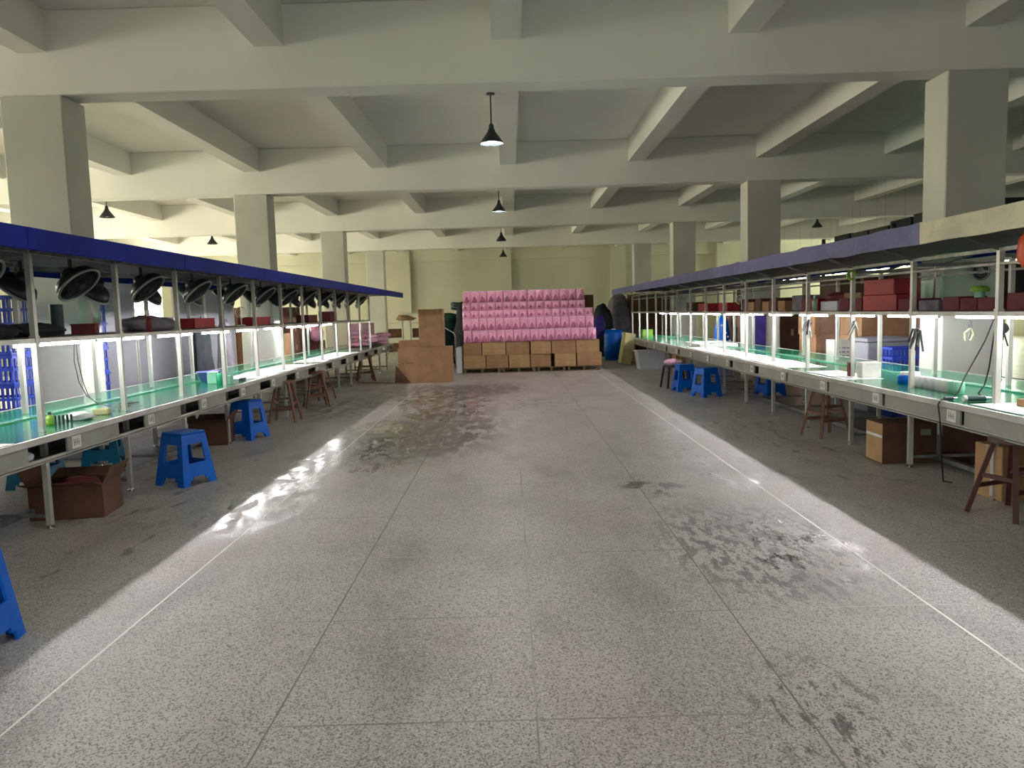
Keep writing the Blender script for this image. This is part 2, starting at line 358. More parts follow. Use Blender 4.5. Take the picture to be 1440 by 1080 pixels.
# ================================================================== ASSEMBLY BENCHES
def bench(side, label, edge, postx, rearx, backx, bays, fascx, fz0, fz1, roofend, ptop):
    """side -1 left, +1 right; all x given positive and mirrored"""
    S = side
    root = thing('assembly_bench', label, 'workbench', (0, 0, 0))
    def bx(b, x0, x1, y0, y1, z0, z1, mi=0):
        return b.box(min(S * x0, S * x1), max(S * x0, S * x1), y0, y1, z0, z1, mi)
    y0, y1 = bays[0] - .35, bays[-1] + (2.6 if S < 0 else .6)
    T = .745
    bx(MB(), edge + .03, backx - .03, y0, y1, T - .03, T - .004).build('tabletop', 'apron', root)
    bx(MB(), edge + .03, rearx - .32, y0, y1, T - .004, T).build('green_mat', 'mat', root)
    o = bx(MB(), rearx - .32, rearx - .22, y0, y1, T - .004, T + .012).build('belt_edge', 'mat_light', root)
    bx(MB(), rearx - .22, backx - .03, y0, y1, T - .004, T - .001).build('green_mat', 'mat', root)
    bx(MB(), edge, edge + .03, y0, y1, T - .045, T + .003).build('edge_rail', 'alu', root, .004)
    bx(MB(), backx - .03, backx, y0, y1, T - .045, T + .003).build('edge_rail', 'alu', root, .004)
    bx(MB(), edge + .05, edge + .075, y0, y1, .562, .582).build('apron_rail', 'alu', root)
    bx(MB(), edge + .02, edge + .35, y0, y1, .552, .563).build('drawer_shelf', 'apron', root)
    bx(MB(), postx + .25, postx + .3, y0 + .4, y1 - .4, .06, .1).build('foot_rail', 'steel', root)
    bx(MB(), edge + .35, edge + .36, y0, y1, .552, T - .03).build('drawer_back', 'dark', root)  # dark sheet drawn as the shade behind the apron openings
    ys = list(bays)
    if S < 0: ys += [bays[-1] + 1.25, bays[-1] + 2.45]
    for i, y in enumerate(ys):
        hi = ptop if y <= bays[-1] else T - .03
        for X, zt in ((postx, hi), (rearx, hi)):
            b = MB(); b.box(S * X - .02, S * X + .02, y - .02, y + .02, .03, zt)
            if zt > 1: b.box(S * X - .026, S * X + .026, y - .026, y + .026, 1.40, 1.47)
            o = b.build('post', 'alu', root)
            MB().cyl((S * X, y, 0), (S * X, y, .012), .035, .03, 12).cyl((S * X, y, .012), (S * X, y, .06), .009, .009, 8).build('levelling_foot', 'chrome', o)
        if zt > 1:
            MB().bar((S * postx, y, ptop - .06), (S * rearx, y, ptop - .06), .03, .03).build('cross_bar', 'steel', root)
            MB().bar((S * (postx), y, ptop - .02), (S * (fascx + .03), y, fz0 + .06), .02, .02).build('roof_bracket', 'steel', root)
            MB().bar((S * (rearx), y, ptop - .02), (S * (backx + .13), y, fz0 + .06), .02, .02).build('roof_bracket', 'steel', root)
        MB().bar((S * postx, y, .10), (S * rearx, y, .10), .025, .025).build('leg_bar', 'steel', root)
        # apron panels and printed cards
        yn = ys[i + 1] if i + 1 < len(ys) else y + .9
        a0 = y + .02; a1 = (yn - .46) if S < 0 else yn - .03
        if S > 0 and i in (9, 10, 13, 14): a1 = yn - .16
        m = MB(); bx(m, edge + .02, edge + .035, a0, a1, .582, T - .045)
        ap = m.build('apron_panel', 'apron', root)
        c0 = a0 + .06; xe = edge + .02
        m = MB(); bx(m, xe - .003, xe, c0, c0 + .12, .595, .69)
        for t in range(4):
            u = c0 + .02 + .022 * t; bx(m, xe - .004, xe - .003, u, u + .008, .612 + .01 * rnd.random(), .662 + .01 * rnd.random(), 1)
        bx(m, xe - .004, xe - .003, c0 + .02, c0 + .1, .636, .642, 1)
        m.build('label_card', ['card', 'ink'], ap)
    for X in (postx, rearx):
        bx(MB(), X - .018, X + .018, ys[0], bays[-1], ptop - .03, ptop).build('top_rail', 'steel', root)
        if S > 0: bx(MB(), X - .018, X + .018, ys[0], bays[-1], ptop - .13, ptop - .11).build('top_rail', 'steel', root)
    # shelf between the posts
    bx(MB(), postx - .02, postx + .02, ys[0], bays[-1], 1.415, 1.45).build('shelf_rail', 'alu', root)
    bx(MB(), rearx - .02, rearx + .02, ys[0], bays[-1], 1.415, 1.45).build('shelf_rail', 'alu', root)
    bx(MB(), postx + .02, rearx - .02, ys[0], bays[-1], 1.435, 1.45).build('shelf_board', 'apron', root)
    # canopy
    b = MB()
    ya_, yb_ = ys[0] - .5, roofend
    bx(b, fascx + .02, backx + .13, ya_, yb_, fz0 + .075, fz0 + .09); b.build('canopy_roof', 'roof', root)
    seg = 2.48; y = ya_ if S < 0 else -1.19; k = 0
    while y < yb_ - .1:
        e = min(y + seg, yb_)
        if S < 0:
            m = MB(); bx(m, fascx, fascx + .02, y + .004, e - .004, fz0, fz1); m.build('fascia_board', 'fascia', root, .003)
        else:
            m = MB(); n = 14
            mt = 'fascia_c' if e < 6.5 else 'fascia_r'
            vs = []; fs = []
            for q in range(n + 1):
                yy = y + .002 + (e - y - .004) * q / n
                jt = .016 * noise.noise(Vector((yy * 1.7, 0, 0))) ; jb = .012 * noise.noise(Vector((yy * 2.3, 5, 0)))
                if q in (0, n): jt += .012
                for dx in (0, .02):
                    for tz, zz in enumerate((fz0 + jb, (fz0 + fz1) / 2, fz1 + jt)):
                        wob = .007 * noise.noise(Vector((yy * 3, zz * 9, 2)))
                        vs.append((S * (fascx + dx + wob), yy, zz))
            for q in range(n):
                o1, o2 = q * 6, q * 6 + 6
                for t in (0, 1):
                    fs += [(o1 + t, o2 + t, o2 + t + 1, o1 + t + 1), (o1 + 3 + t, o1 + 4 + t, o2 + 4 + t, o2 + 3 + t)]
                fs += [(o1 + 2, o2 + 2, o2 + 5, o1 + 5), (o1, o1 + 3, o2 + 3, o2)]
            e0 = n * 6; fs += [(0, 1, 4, 3), (1, 2, 5, 4), (e0, e0 + 3, e0 + 4, e0 + 1), (e0 + 1, e0 + 4, e0 + 5, e0 + 2)]
            m.add(vs, fs, 0, False); o = m.build('fascia_board', mt, root)
            if mt == 'fascia_c': o['label'] = 'cream coloured fascia board'
        m = MB(); bx(m, backx + .13, backx + .15, y + .004, e - .004, fz0, fz1); m.build('fascia_board', 'fascia', root)
        y = e; k += 1
    return root
LBAYS = [5.77 + 1.25 * k for k in range(-6, 12)]
RBAYS = [5.84 + 1.25 * k for k in range(-6, 15)]
bench(-1, 'long assembly bench on the left with green top, blue canopy and hanging fans', 3.37, 3.56, 4.47, 4.85, LBAYS, 3.2, 2.055, 2.205, 23.3, 2.11)
bench(1, 'long assembly bench on the right with worn violet canopy that turns cream up close', 3.42, 3.70, 4.60, 4.98, RBAYS, 3.3, 2.00, 2.165, 25.0, 1.93)

# tube lights under the shelves
def tube_light(name, label, group, x, y, z, L=1.05, mt='tube', hang=None):
    t = thing(name, label, 'lamp', (x, y, z), 0, group)
    MB().box(-.02, .02, 0, L, .014, .048).build('batten', 'white', t, .003)
    MB().cyl((0, .02, 0), (0, L - .02, 0), .0135, n=10).build('tube', mt, t)
    MB().cyl((0, 0, 0), (0, .022, 0), .015, n=10).cyl((0, L - .022, 0), (0, L, 0), .015, n=10).build('end_cap', 'white', t)
    if hang:
        MB().bar((0, .15, .048), (0, .15, hang), .003).bar((0, L - .15, .048), (0, L - .15, hang), .003).build('hanging_wire', 'steel', t)
    else:
        MB().box(-.012, .012, .2, .23, .048, 1.435 - z).box(-.012, .012, L - .23, L - .2, .048, 1.435 - z).build('clip', 'steel', t)
    return t
t0 = tube_light('tube_light', '', 'tube lights under the left shelf', -4.28, 0, 1.372)
Ys = [6.60 + 1.355 * k for k in range(-6, 9)]
vis = 0
for k, y in enumerate(Ys):
    if y < 3.9: lab = '%s lit tube light under the left shelf before the frame edge' % ORD[k].capitalize()
    else: lab = '%s lit white tube light from the near end under the left bench shelf' % ORD[vis].capitalize(); vis += 1
    if k == 0: t0.location = (-4.28, y, 1.372); t0['label'] = lab
    else: dup(t0, (-4.28, y, 1.372), 0, lab)
t1 = tube_light('tube_light', '', 'tube lights under the right shelf', 4.28, 0, 1.385)
Ys = [6.36 + 1.33 * k for k in range(-6, 12)]
vis = 0
for k, y in enumerate(Ys):
    if y < 4.9: lab = '%s lit tube light under the right shelf before the frame edge' % ORD[k].capitalize()
    else: lab = '%s lit white tube light from the near end under the right bench shelf' % ORD[vis].capitalize(); vis += 1
    if k == 0: t1.location = (4.28, y, 1.385); t1['label'] = lab
    else: dup(t1, (4.28, y, 1.385), 0, lab)

# ------------------------------------------------------------------ fans under the left canopy
def make_fan():
    t = thing('hanging_fan', '', 'fan')
    MB().box(-.06, .06, -.05, .05, -.012, 0).cyl((0, 0, -.012), (0, 0, -.15), .016, n=10).build('mount', 'fan', t)
    n = Vector((.67, 0, -.74)).normalized()           # faces down and out towards the worker
    c = Vector((.07, 0, -.25))
    q = Vector((0, 0, 1)).rotation_difference(n).to_matrix().to_4x4()
    # yoke to the motor
    MB().bar((0, -.06, -.14), c - n * .10 + Vector((0, -.07, .0)), .016).bar((0, .06, -.14), c - n * .10 + Vector((0, .07, 0)), .016).bar((0, -.07, -.14), (0, .07, -.14), .018).build('yoke', 'fan', t)
    MB().lathe([(.001, -.20), (.055, -.195), (.075, -.17), (.08, -.07), (.05, -.04), (.001, -.04)], 16, c, 0, q).build('motor', 'fan', t)
    MB().lathe([(.10, -.135), (.19, -.09), (.222, -.04), (.225, .0), (.218, .0), (.215, -.04), (.185, -.083), (.1, -.128)], 24, c, 0, q).build('drum', 'fan', t)
    g = MB()
    g.ring(c + n * .0, n, .222, .014, 32, 6)
    g.build('rim', 'fanrim', t)
    g = MB()
    for R_ in (.19, .16, .13, .10, .07): g.ring(c + n * (.012 + .02 * (1 - R_ / .22)), n, R_, .0022, 24, 4)
    x = n.cross(Vector((0, 1, 0))).normalized(); y = n.cross(x)
    for i in range(12):
        a = 2 * PI * i / 12; d = x * math.cos(a) + y * math.sin(a)
        g.cyl(c + d * .22, c + d * .045 + n * .03, .002, n=4)
    g.lathe([(.001, .036), (.045, .034), (.05, .02), (.001, .02)], 14, c, 0, q)
    g.build('grille', 'fan', t)
    g = MB()
    for i in range(4):
        a = 2 * PI * i / 4 + .3; d = x * math.cos(a) + y * math.sin(a); e = n.cross(d)
        pts = []
        for rr, wd, tw in ((.04, .03, .5), (.10, .06, .45), (.17, .075, .35), (.195, .05, .3)):
            for sg in (-1, 1): pts.append(c + d * rr + e * sg * wd * math.cos(tw) - n * (.025 + sg * wd * math.sin(tw) * .4))
        g.add(pts, [(0, 1, 3, 2), (2, 3, 5, 4), (4, 5, 7, 6)], 0, True)
        g.add([q_ - n * .002 for q_ in pts], [(0, 2, 3, 1), (2, 4, 5, 3), (4, 6, 7, 5)], 0, True)
    g.build('blades', 'darkcloth', t)
    for ch in t.children:
        if ch.name.startswith(('mount', 'yoke')): continue
        for v in ch.data.vertices: v.co = c + (v.co - c) * .84
    return t
fan0 = make_fan(); first = True
cnt = 0
for row, X, rz in (('front', -3.72, 0), ('rear', -4.33, PI)):
    cnt = 0
    for k in range(-1, 11):
        y = 6.60 + 1.25 * k + (.0 if row == 'front' else .3)
        lab = '%s dark fan from the near end in the %s row under the left canopy' % (ORD[cnt].capitalize(), 'walkway-side' if row == 'front' else 'wall-side'); cnt += 1
        jz = rnd.uniform(-.12, .12)
        if first: fan0.location = (X, y, 2.128); fan0['label'] = lab; fan0['group'] = 'fans under the left canopy'; first = False
        else: dup(fan0, (X, y, 2.128), rz + jz, lab)

# ------------------------------------------------------------------ pendant lamps
def pendant(label, x, y, lit, zb=4.52, group='dark metal pendant lamps'):
    t = thing('pendant_lamp', label, 'lamp', (x, y, zb), 0, group)
    MB().lathe([(.001, 0), (.06, 0), (.06, -.018), (.001, -.018)], 16).build('ceiling_plate', 'fan', t)
    MB().cyl((0, 0, -.018), (0, 0, -.42), .010, n=8).build('rod', 'fan', t)
    MB().lathe([(.012, -.40), (.032, -.42), (.036, -.47), (.05, -.49), (.052, -.51), (.09, -.56), (.135, -.62), (.165, -.66), (.17, -.675), (.163, -.673), (.13, -.625), (.085, -.565), (.045, -.52), (.012, -.51)], 24).build('shade', 'fan', t)
    prof = [(.001, -.515), (.03, -.53), (.055, -.57), (.06, -.605), (.05, -.64), (.03, -.66), (.001, -.668)]
    MB().lathe(prof, 16).build('bulb', 'bulb' if lit else 'bulb_off', t)
    return t
for y, lit, lab in ((-3.6, 1, 'lit pendant lamp behind the camera at the near wall'), (3.6, 1, 'lit pendant lamp over the near aisle, above the frame'),
                    (10.8, 1, 'lit pendant lamp with dark cone shade, nearest one over the aisle'), (18.0, 1, 'smaller lit pendant lamp with dark cone shade, second over the aisle'),
                    (25.2, 0, 'unlit dark pendant lamp over the aisle, just beyond the lit pair'), (32.4, 0, 'farthest unlit dark pendant lamp over the aisle by the back wall')):
    pendant(lab, -.185 if y < 20 else -.215, y, lit, 4.52 if y < 20 else 4.62 - .1)
pendant('unlit dark pendant lamp hanging left, just right of the nearest left column', -9.3, 18.2, 0, 4.97 - .3)
pendant('unlit dark pendant lamp hanging left, between the first and second left columns', -9.55, 25.2, 0, 4.97 - .3)
pendant('unlit dark pendant lamp hanging in the dim bay on the right', 10.0, 25.2, 0, 4.97 - .3)
for o_ in [o for o in C.objects if o.name.startswith('pendant_lamp') and abs(o.location.x) > 5]:
    MB().cyl((0, 0, 0), (0, 0, ZC - o_.location.z), .012, n=8).build('stem', 'fan', o_)

# ------------------------------------------------------------------ cartons
def carton(label, loc, d, rz=0, mt='carton', name='carton', group=None, tape=True, marks=0, openlid=False, zoff=0):
    """loc = centre of the base"""
    t = thing(name, label, 'box', loc, rz, group); x, y, z = d[0] / 2, d[1] / 2, d[2]
    if openlid:
        b = MB(); w_ = .006
        b.box(-x, x, -y, -y + w_, 0, z).box(-x, x, y - w_, y, 0, z).box(-x, -x + w_, -y, y, 0, z).box(x - w_, x, -y, y, 0, z).box(-x, x, -y, y, 0, w_)
        b.build('body', mt, t)
        fl_ = [((0, -y, z), (d[0], .005, y * .8), (-.9, 0, 0), 'x'), ((0, y, z), (d[0], .005, y * .8), (.9, 0, 0), 'x')]
        for sg in (-1, 1):
            m = MB(); mm = Matrix.Translation((0, sg * y, z)) @ Euler((-sg * 1.25, 0, 0)).to_matrix().to_4x4(); m.box(-x, x, -.003, .003, 0, y * .8, 0, mm); m.build('flap', mt, t)
            m = MB(); mm = Matrix.Translation((sg * x, 0, z)) @ Euler((0, sg * .5, 0)).to_matrix().to_4x4(); m.box(-.003, .003, -y, y, 0, x * .55, 0, mm); m.build('flap', mt, t)
    else:
        MB().box(-x, x, -y, y, 0, z).build('body', mt, t, .006)
        if tape:
            m = MB(); tw = .028
            if x >= y: m.box(-x - .001, x + .001, -tw, tw, z, z + .0015).box(-x - .002, -x, -tw, tw, z * .72, z).box(x, x + .002, -tw, tw, z * .72, z)
            else: m.box(-tw, tw, -y - .001, y + .001, z, z + .0015).box(-tw, tw, -y - .002, -y, z * .72, z).box(-tw, tw, y, y + .002, z * .72, z)
            m.build('tape', 'tape', t)
    if marks:
        m = MB(); s = marks; q = -y - .0012; x0 = -x + d[0] * .16; z0 = z * .52
        if not openlid:
            for (a, b_, c_, e) in ((0, .012, 0, 1), (.0, .34, .88, 1), (.34, .352, .3, 1), (.5, .84, .88, 1), (.62, .634, .2, 1), (-.55, -.25, .8, .9), (-.4, -.38, .5, .9)):
                m.box(x0 + a * s, x0 + b_ * s, q, q + .001, z0 + (c_ - .5) * s * .5, z0 + (e - .5) * s * .5)
            m.build('printed_mark', 'brownink', t)
    return t
# the big boxes left of the pink pile
carton('largest brown carton, on the floor at the aisle end left of the pink pile', (-1.965, 17.75, 0), (1.2, .7, .80), 0, 'carton', marks=.2)
carton('brown carton stood behind the large one, showing at its upper left', (-2.36, 18.36, 0), (.56, .45, .94), 0, 'carton', tape=False)
carton('upright brown carton standing on top of the large carton', (-1.805, 17.72, .801), (.55, .5, .86), 0, 'carton', marks=.14)
b = MB(); b.add([(-2.65, 17.36, .003), (-2.28, 17.36, .003), (-2.62, 17.36, .42), (-2.65, 17.375, .003), (-2.28, 17.375, .003), (-2.62, 17.375, .42)], [(0, 1, 2), (3, 5, 4), (0, 3, 4, 1), (1, 4, 5, 2), (2, 5, 3, 0)])
tag(b.build('torn_flap', 'carton_dark'), 'dark torn cardboard flap leaning on the lower left corner of the large carton', 'cardboard')

# pallets with cartons and pink doll packs
def pallet(label, cx, cy, wx, wy):
    t = thing('pallet', label, 'pallet', (cx, cy, 0), 0, 'pallets under the carton rows')
    for yy in (-wy / 2 + .05, 0, wy / 2 - .05): MB().box(-wx / 2, wx / 2, yy - .05, yy + .05, 0, .015).build('bottom_board', 'pallet', t)
    for xx in (-wx / 2 + .03, 0, wx / 2 - .03):
        for yy in (-wy / 2 + .05, 0, wy / 2 - .05): MB().box(xx - .03, xx + .03, yy - .05, yy + .05, .015, .10).build('block', 'pallet', t)
    n = 8
    for i in range(n):
        yy = -wy / 2 + (i + .5) * wy / n; MB().box(-wx / 2, wx / 2, yy - wy / n * .42, yy + wy / n * .42, .10, .118).build('deck_board', 'pallet', t)
PF = 19.75
for i, (x0, x1) in enumerate(((-1.23, -.28), (-.24, .62), (.66, 1.40), (1.44, 2.30))):
    pallet('%s wooden pallet from the left under the carton rows' % ORD[i].capitalize(), (x0 + x1) / 2, PF + .62, x1 - x0 - .02, 1.2)
cw = [(-1.23, -.66), (-.64, -.08), (-.06, .48), (.50, 1.02), (1.12, 1.66), (1.70, 2.33)]
cw2 = [(-1.22, -.76), (-.74, -.14), (-.12, .47), (.51, 1.03), (1.05, 1.66), (1.68, 2.27)]
for r_, (lst, z) in enumerate(((cw, .119), (cw2, .452))):
    for i, (x0, x1) in enumerate(lst):
        dy = rnd.uniform(0, .03)
        t = carton('%s brown carton from the left in the %s carton row under the pink packs' % (ORD[i].capitalize(), ('lower', 'upper')[r_]), ((x0 + x1) / 2, PF + .3 + dy, z), (x1 - x0, .56, .33), 0, 'carton' if (i + r_) % 2 else 'carton_tan', group='cartons under the pink packs', tape=False, marks=.09 if (i * 3 + r_) % 2 == 0 else 0)
        MB().box(-(x1 - x0) / 2, (x1 - x0) / 2, -.2805, -.2795, .162, .166).build('flap_seam', 'brownink', t)
# cartons behind which carry the pack wall
for i, (x0, x1, y0_, y1_, z0_, z1_, lab) in enumerate((
        (-1.20, -.05, .62, 1.18, .119, .98, 'lower left'), (-.03, 1.12, .62, 1.18, .119, .98, 'lower middle'), (1.14, 2.28, .62, 1.18, .119, .98, 'lower right'),
        (-1.20, -.05, .62, 1.18, .981, 1.86, 'upper left'), (-.03, 1.12, .62, 1.18, .981, 1.86, 'upper middle'), (1.14, 2.20, .56, 1.18, .981, 1.94, 'upper right, showing past the packs'))):
    carton('tall brown carton behind the pink packs, %s of six' % lab, ((x0 + x1) / 2, PF + (y0_ + y1_) / 2, z0_), (x1 - x0, y1_ - y0_, z1_ - z0_), 0, 'carton_dark', tape=False, group='cartons behind the pink packs')
def make_pack():
    t = thing('doll_pack', '', 'package')
    # pillow of clear printed film
    b = MB(); nx, nz_ = 6, 6; w_, h_, dp = .205, 1.0, .2; vs = []; fs = []
    for j in range(nz_ + 1):
        for i in range(nx + 1):
            u, v = i / nx, j / nz_; bul = (math.sin(PI * u) * math.sin(PI * min(1, max(0, v)))) ** .45 if 0 < u < 1 and 0 < v < 1 else 0
            vs.append(((u - .5) * w_, -dp / 2 - .05 * bul + .012 * noise.noise(Vector((u * 6, v * 6, 1))), v * h_))
    fs = [(j * (nx + 1) + i, j * (nx + 1) + i + 1, (j + 1) * (nx + 1) + i + 1, (j + 1) * (nx + 1) + i) for j in range(nz_) for i in range(nx)]
    b.add(vs, fs, 0, True); b.box(-w_ / 2, w_ / 2, -dp / 2 + .004, dp / 2, .0, h_); b.build('film_pack', 'pink', t)
    return t
def pack_parts(t, h, kind):
    b = MB()
    if kind == 0:   # dress shaped insert, wide at the bottom
        b.lathe([(.001, .78 * h), (.018, .76 * h), (.02, .60 * h), (.035, .45 * h), (.066, .12 * h), (.062, .06 * h), (.001, .06 * h)], 10, (0, -.125, 0)); b.build('doll_dress', 'pinkd', t)
        MB().blob((0, -.135, .82 * h), (.024, .02, .03), 2, .05, 2).build('doll_head', 'pinkl', t)
    else:
        b.lathe([(.001, .62 * h), (.02, .6 * h), (.045, .3 * h), (.04, .2 * h), (.001, .2 * h)], 10, (-.02, -.125, 0)); b.build('doll_dress', 'pinkd', t)
    MB().box(-.1, .1, -.118, -.112, .9 * h, .99 * h).build('header_card', 'pinkl', t)
pk = [make_pack(), make_pack()]
rows = [  # z0, height, x0, x1, y offset, kind
    (.79, .305, -1.20, 2.20, .17, 0), (1.097, .305, -1.23, 2.15, .24, 0), (1.404, .20, -1.23, 2.14, .30, 1), (1.606, .20, -1.23, 1.95, .36, 1), (1.808, .30, -1.22, 1.93, .42, 0)]
rn = ['bottom', 'second', 'third', 'fourth', 'top']
for ri, (z0, h, x0, x1, dy, kind) in enumerate(rows):
    base = thing('doll_pack', 'Pink film-wrapped doll pack in the %s tier of the big pink pile' % rn[ri], 'package', (0, 0, 0), 0, 'doll packs in the %s tier of the pile' % rn[ri])
    src = pk[0].children[0]; c = src.copy(); c.data = src.data.copy(); C.objects.link(c); c.parent = base
    for v in c.data.vertices: v.co.z *= h
    pack_parts(base, h, kind)
    n = int((x1 - x0) / .207)
    for i in range(n):
        x = x0 + .104 + i * (x1 - x0 - .0) / n
        loc = (x, PF + dy + rnd.uniform(-.01, .01), z0); rz = rnd.uniform(-.06, .06)
        lab = '%s pink doll pack from the left in the %s tier of the pile' % (ORD[i].capitalize(), rn[ri])
        if i == 0: base.location = loc; base.rotation_euler = (0, 0, rz); base['label'] = lab
        else: dup(base, loc, rz, lab)
for o_ in pk:
    for ch in list(o_.children): bpy.data.objects.remove(ch)
    bpy.data.objects.remove(o_)
t = thing('roll_up_banner', 'blue and white printed box showing above the pink pile, left of centre', 'box', (-.53, PF + 1.0, 1.861), 0)
MB().box(-.33, .33, -.12, .12, 0, .16).build('body', 'white', t); MB().box(-.33, .33, -.125, -.12, .07, .16).build('blue_band', 'fascia', t)
t.name = 'printed_box'
tag(MB().blob((.1, PF + .95, 1.9), (.3, .12, .07), 4, .3, 3).build('plastic_bag', 'clear'), 'crumpled clear plastic bag lying on top of the pink pile', 'bag')
tag(MB().box(-1.42, -1.27, PF + .1, PF + .9, 0, .66).build('white_board', 'translucent', None, .01), 'white upright board standing against the left end of the carton rows', 'board')

# ------------------------------------------------------------------ stools
def plastic_stool(name='plastic_stool', mt='blue', H=.50):
    t = thing(name, '', 'stool')
    tw, bw = .135, .195; zt = H
    b = MB(); b.box(-tw - .006, tw + .006, -tw - .006, tw + .006, zt - .022, zt); b.build('seat', mt, t, .01)
    # four tapered sides, each with a window and an arched foot cut-out
    for k in range(4):
        m = Matrix.Rotation(k * PI / 2, 4, 'Z'); b = MB(); th = .012
        def hw(z): return bw + (tw - bw) * (z / zt)
        def strip(z0, z1, u0, u1):   # u in -1..1 of half width
            vs = []
            for z in (z0, z1):
                for u in (u0, u1):
                    w_ = hw(z); vs += [m @ Vector((u * w_, -w_, z)), m @ Vector((u * (w_ - th), -w_ + th, z))]
            b.add(vs, [(0, 2, 6, 4), (1, 5, 7, 3), (0, 1, 3, 2), (4, 6, 7, 5), (0, 4, 5, 1), (2, 3, 7, 6)])
        strip(zt * .78, zt - .022, -1, 1); strip(0, zt * .78, -1, -.58); strip(0, zt * .78, .58, 1)
        strip(zt * .16, zt * .42, -.58, .58)
        strip(zt * .10, zt * .16, -.58, -.38); strip(zt * .10, zt * .16, .38, .58)
        b.build('side', mt, t)
    return t
st0 = plastic_stool()
spots = [(-2.66, 3.55, .15, 'blue plastic stool cut off by the left edge of the frame'), (-3.16, 7.30, 1.1, 'blue plastic stool beside the left bench, nearest whole one'),
         (-3.47, 9.98, 1.24, 'second blue plastic stool, tucked half under the left bench'), (3.36, 13.25, .36, 'blue plastic stool with faint lettering under the right bench'),
         (4.38, 13.0, .3, 'blue plastic stool deep in the shade under the right bench'), (3.2, 14.2, .1, 'pale blue picture stool between the pink cushion stool and the blue stool')]
for i, (x, y, a, lab) in enumerate(spots):
    if i == 0: st0.location = (x, y, 0); st0.rotation_euler = (0, 0, a); st0['label'] = lab; st0['group'] = 'blue plastic stools'
    else: dup(st0, (x, y, 0), a, lab)
ts = plastic_stool(mt='teal', H=.46); ts.location = (-4.62, 7.35, 0); ts['label'] = 'left teal plastic stool seen under the left bench, behind the open carton'
dup(ts, (-4.5, 8.35, 0), .3, 'right teal plastic stool seen under the left bench, nearer the second post')
# stickers on two of the right stools
def wooden_stool(mt, H=.62, seat='round', spread=.2, name='wooden_stool'):
    t = thing(name, '', 'stool')
    if seat == 'round': MB().cyl((0, 0, H - .035), (0, 0, H), .165, .16, 22).build('seat', mt, t)
    else: MB().box(-.17, .17, -.12, .12, H - .035, H).build('seat', mt, t, .008)
    tops = .09
    legs = []
    for sx in (-1, 1):
        for sy in (-1, 1):
            a = (sx * tops, sy * tops * .9, H - .034); e = (sx * spread, sy * spread * .9, 0)
            MB().bar(a, (e[0], e[1], 0), .034, .03).build('leg', mt, t); legs.append((Vector(a), Vector(e)))
    def at(l, z): a, e = l; k = (a.z - z) / a.z; return a.lerp(e, k)
    for (i, j, z) in ((0, 2, .2), (1, 3, .2), (0, 1, .28), (2, 3, .28), (0, 2, .36)):
        MB().bar(at(legs[i], z), at(legs[j], z), .022, .03).build('rung', mt, t)
    return t
ws = wooden_stool('wood')
ws.location = (-3.42, 11.5, 0); ws['label'] = 'brown wooden stool under the left bench, nearest of the wooden ones there'; ws['group'] = 'wooden stools'
dup(ws, (-3.40, 13.3, 0), .4, 'second brown wooden stool under the left bench'); dup(ws, (-3.62, 14.5, 0), .9, 'third brown wooden stool under the left bench, mostly hidden')
dup(ws, (3.66, 8.92, 0), .28, 'brown wooden stool with four splayed legs under the right bench')
dup(ws, (-3.5, 18.4, 0), .3, 'fourth brown wooden stool, by the far end of the left bench')
wl = wooden_stool('woodl', .60, 'rect', .23); wl.location = (-3.62, 4.62, 0); wl.rotation_euler = (0, 0, .3); wl['label'] = 'pale wooden stool cut off by the left edge of the frame, below the bench'
wd = wooden_stool('woodd', .56, 'round', .21); wd.location = (3.57, 5.42, 0); wd.rotation_euler = (0, 0, .35); wd['label'] = 'dark red wooden stool at the right edge of the frame beside a carton'
# stool with black legs and pink cushion
t = thing('cushion_stool', 'black-legged stool with a pink cushion under the far right bench', 'stool', (3.12, 14.85, 0), .2)
MB().cyl((0, 0, .40), (0, 0, .44), .19, .18, 20).build('seat', 'black', t)
for sx in (-1, 1):
    for sy in (-1, 1): MB().bar((sx * .13, sy * .13, .41), (sx * .18, sy * .18, 0), .03).build('leg', 'black', t)
tag(MB().blob((3.12, 14.85, .49), (.17, .17, .07), 3, .15, 3).build('cushion', 'pinkl'), 'pink cushion lying on the black-legged stool', 'cushion')

# ------------------------------------------------------------------ boxes on the floor
carton('open brown carton on the floor under the left bench, flaps spread', (-3.60, 6.22, 0), (.56, .40, .27), .12, 'carton_dark', openlid=True)
tag(MB().blob((-3.6, 6.25, .20), (.22, .15, .1), 9, .3, 3).build('rag_heap', 'maroon'), 'dark reddish rags filling the open carton under the left bench', 'rags')
carton('dark low carton on the floor behind the third left post', (-3.80, 9.62, 0), (.46, .36, .29), .1, 'carton_dark', openlid=True)
t = carton('brown carton standing under the right bench, taped tan end towards the aisle', (3.78, 7.42, 0), (.52, .34, .39), .75 - .75, 'carton_dark', tape=False)
MB().box(-.262, -.2605, -.165, .165, .01, .385).build('end_face', 'carton_tan', t); MB().box(-.264, -.2622, -.16, .16, .25, .275).build('tape', 'white', t)
MB().box(.1, .2, -.1715, -.1705, .27, .33).build('label_patch', 'apron', t)
carton('dark carton under the right bench, behind the tan-ended one', (4.50, 7.35, 0), (.44, .5, .33), 0, 'carton_dark', tape=False)
carton('tan carton under the right bench, half behind the dark red stool', (3.86, 5.92, 0), (.34, .3, .42), .1, 'carton_tan')
t = thing('plastic_bin', 'pale translucent plastic bin on the floor under the far right bench', 'bin', (3.60, 19.7, 0), 0)
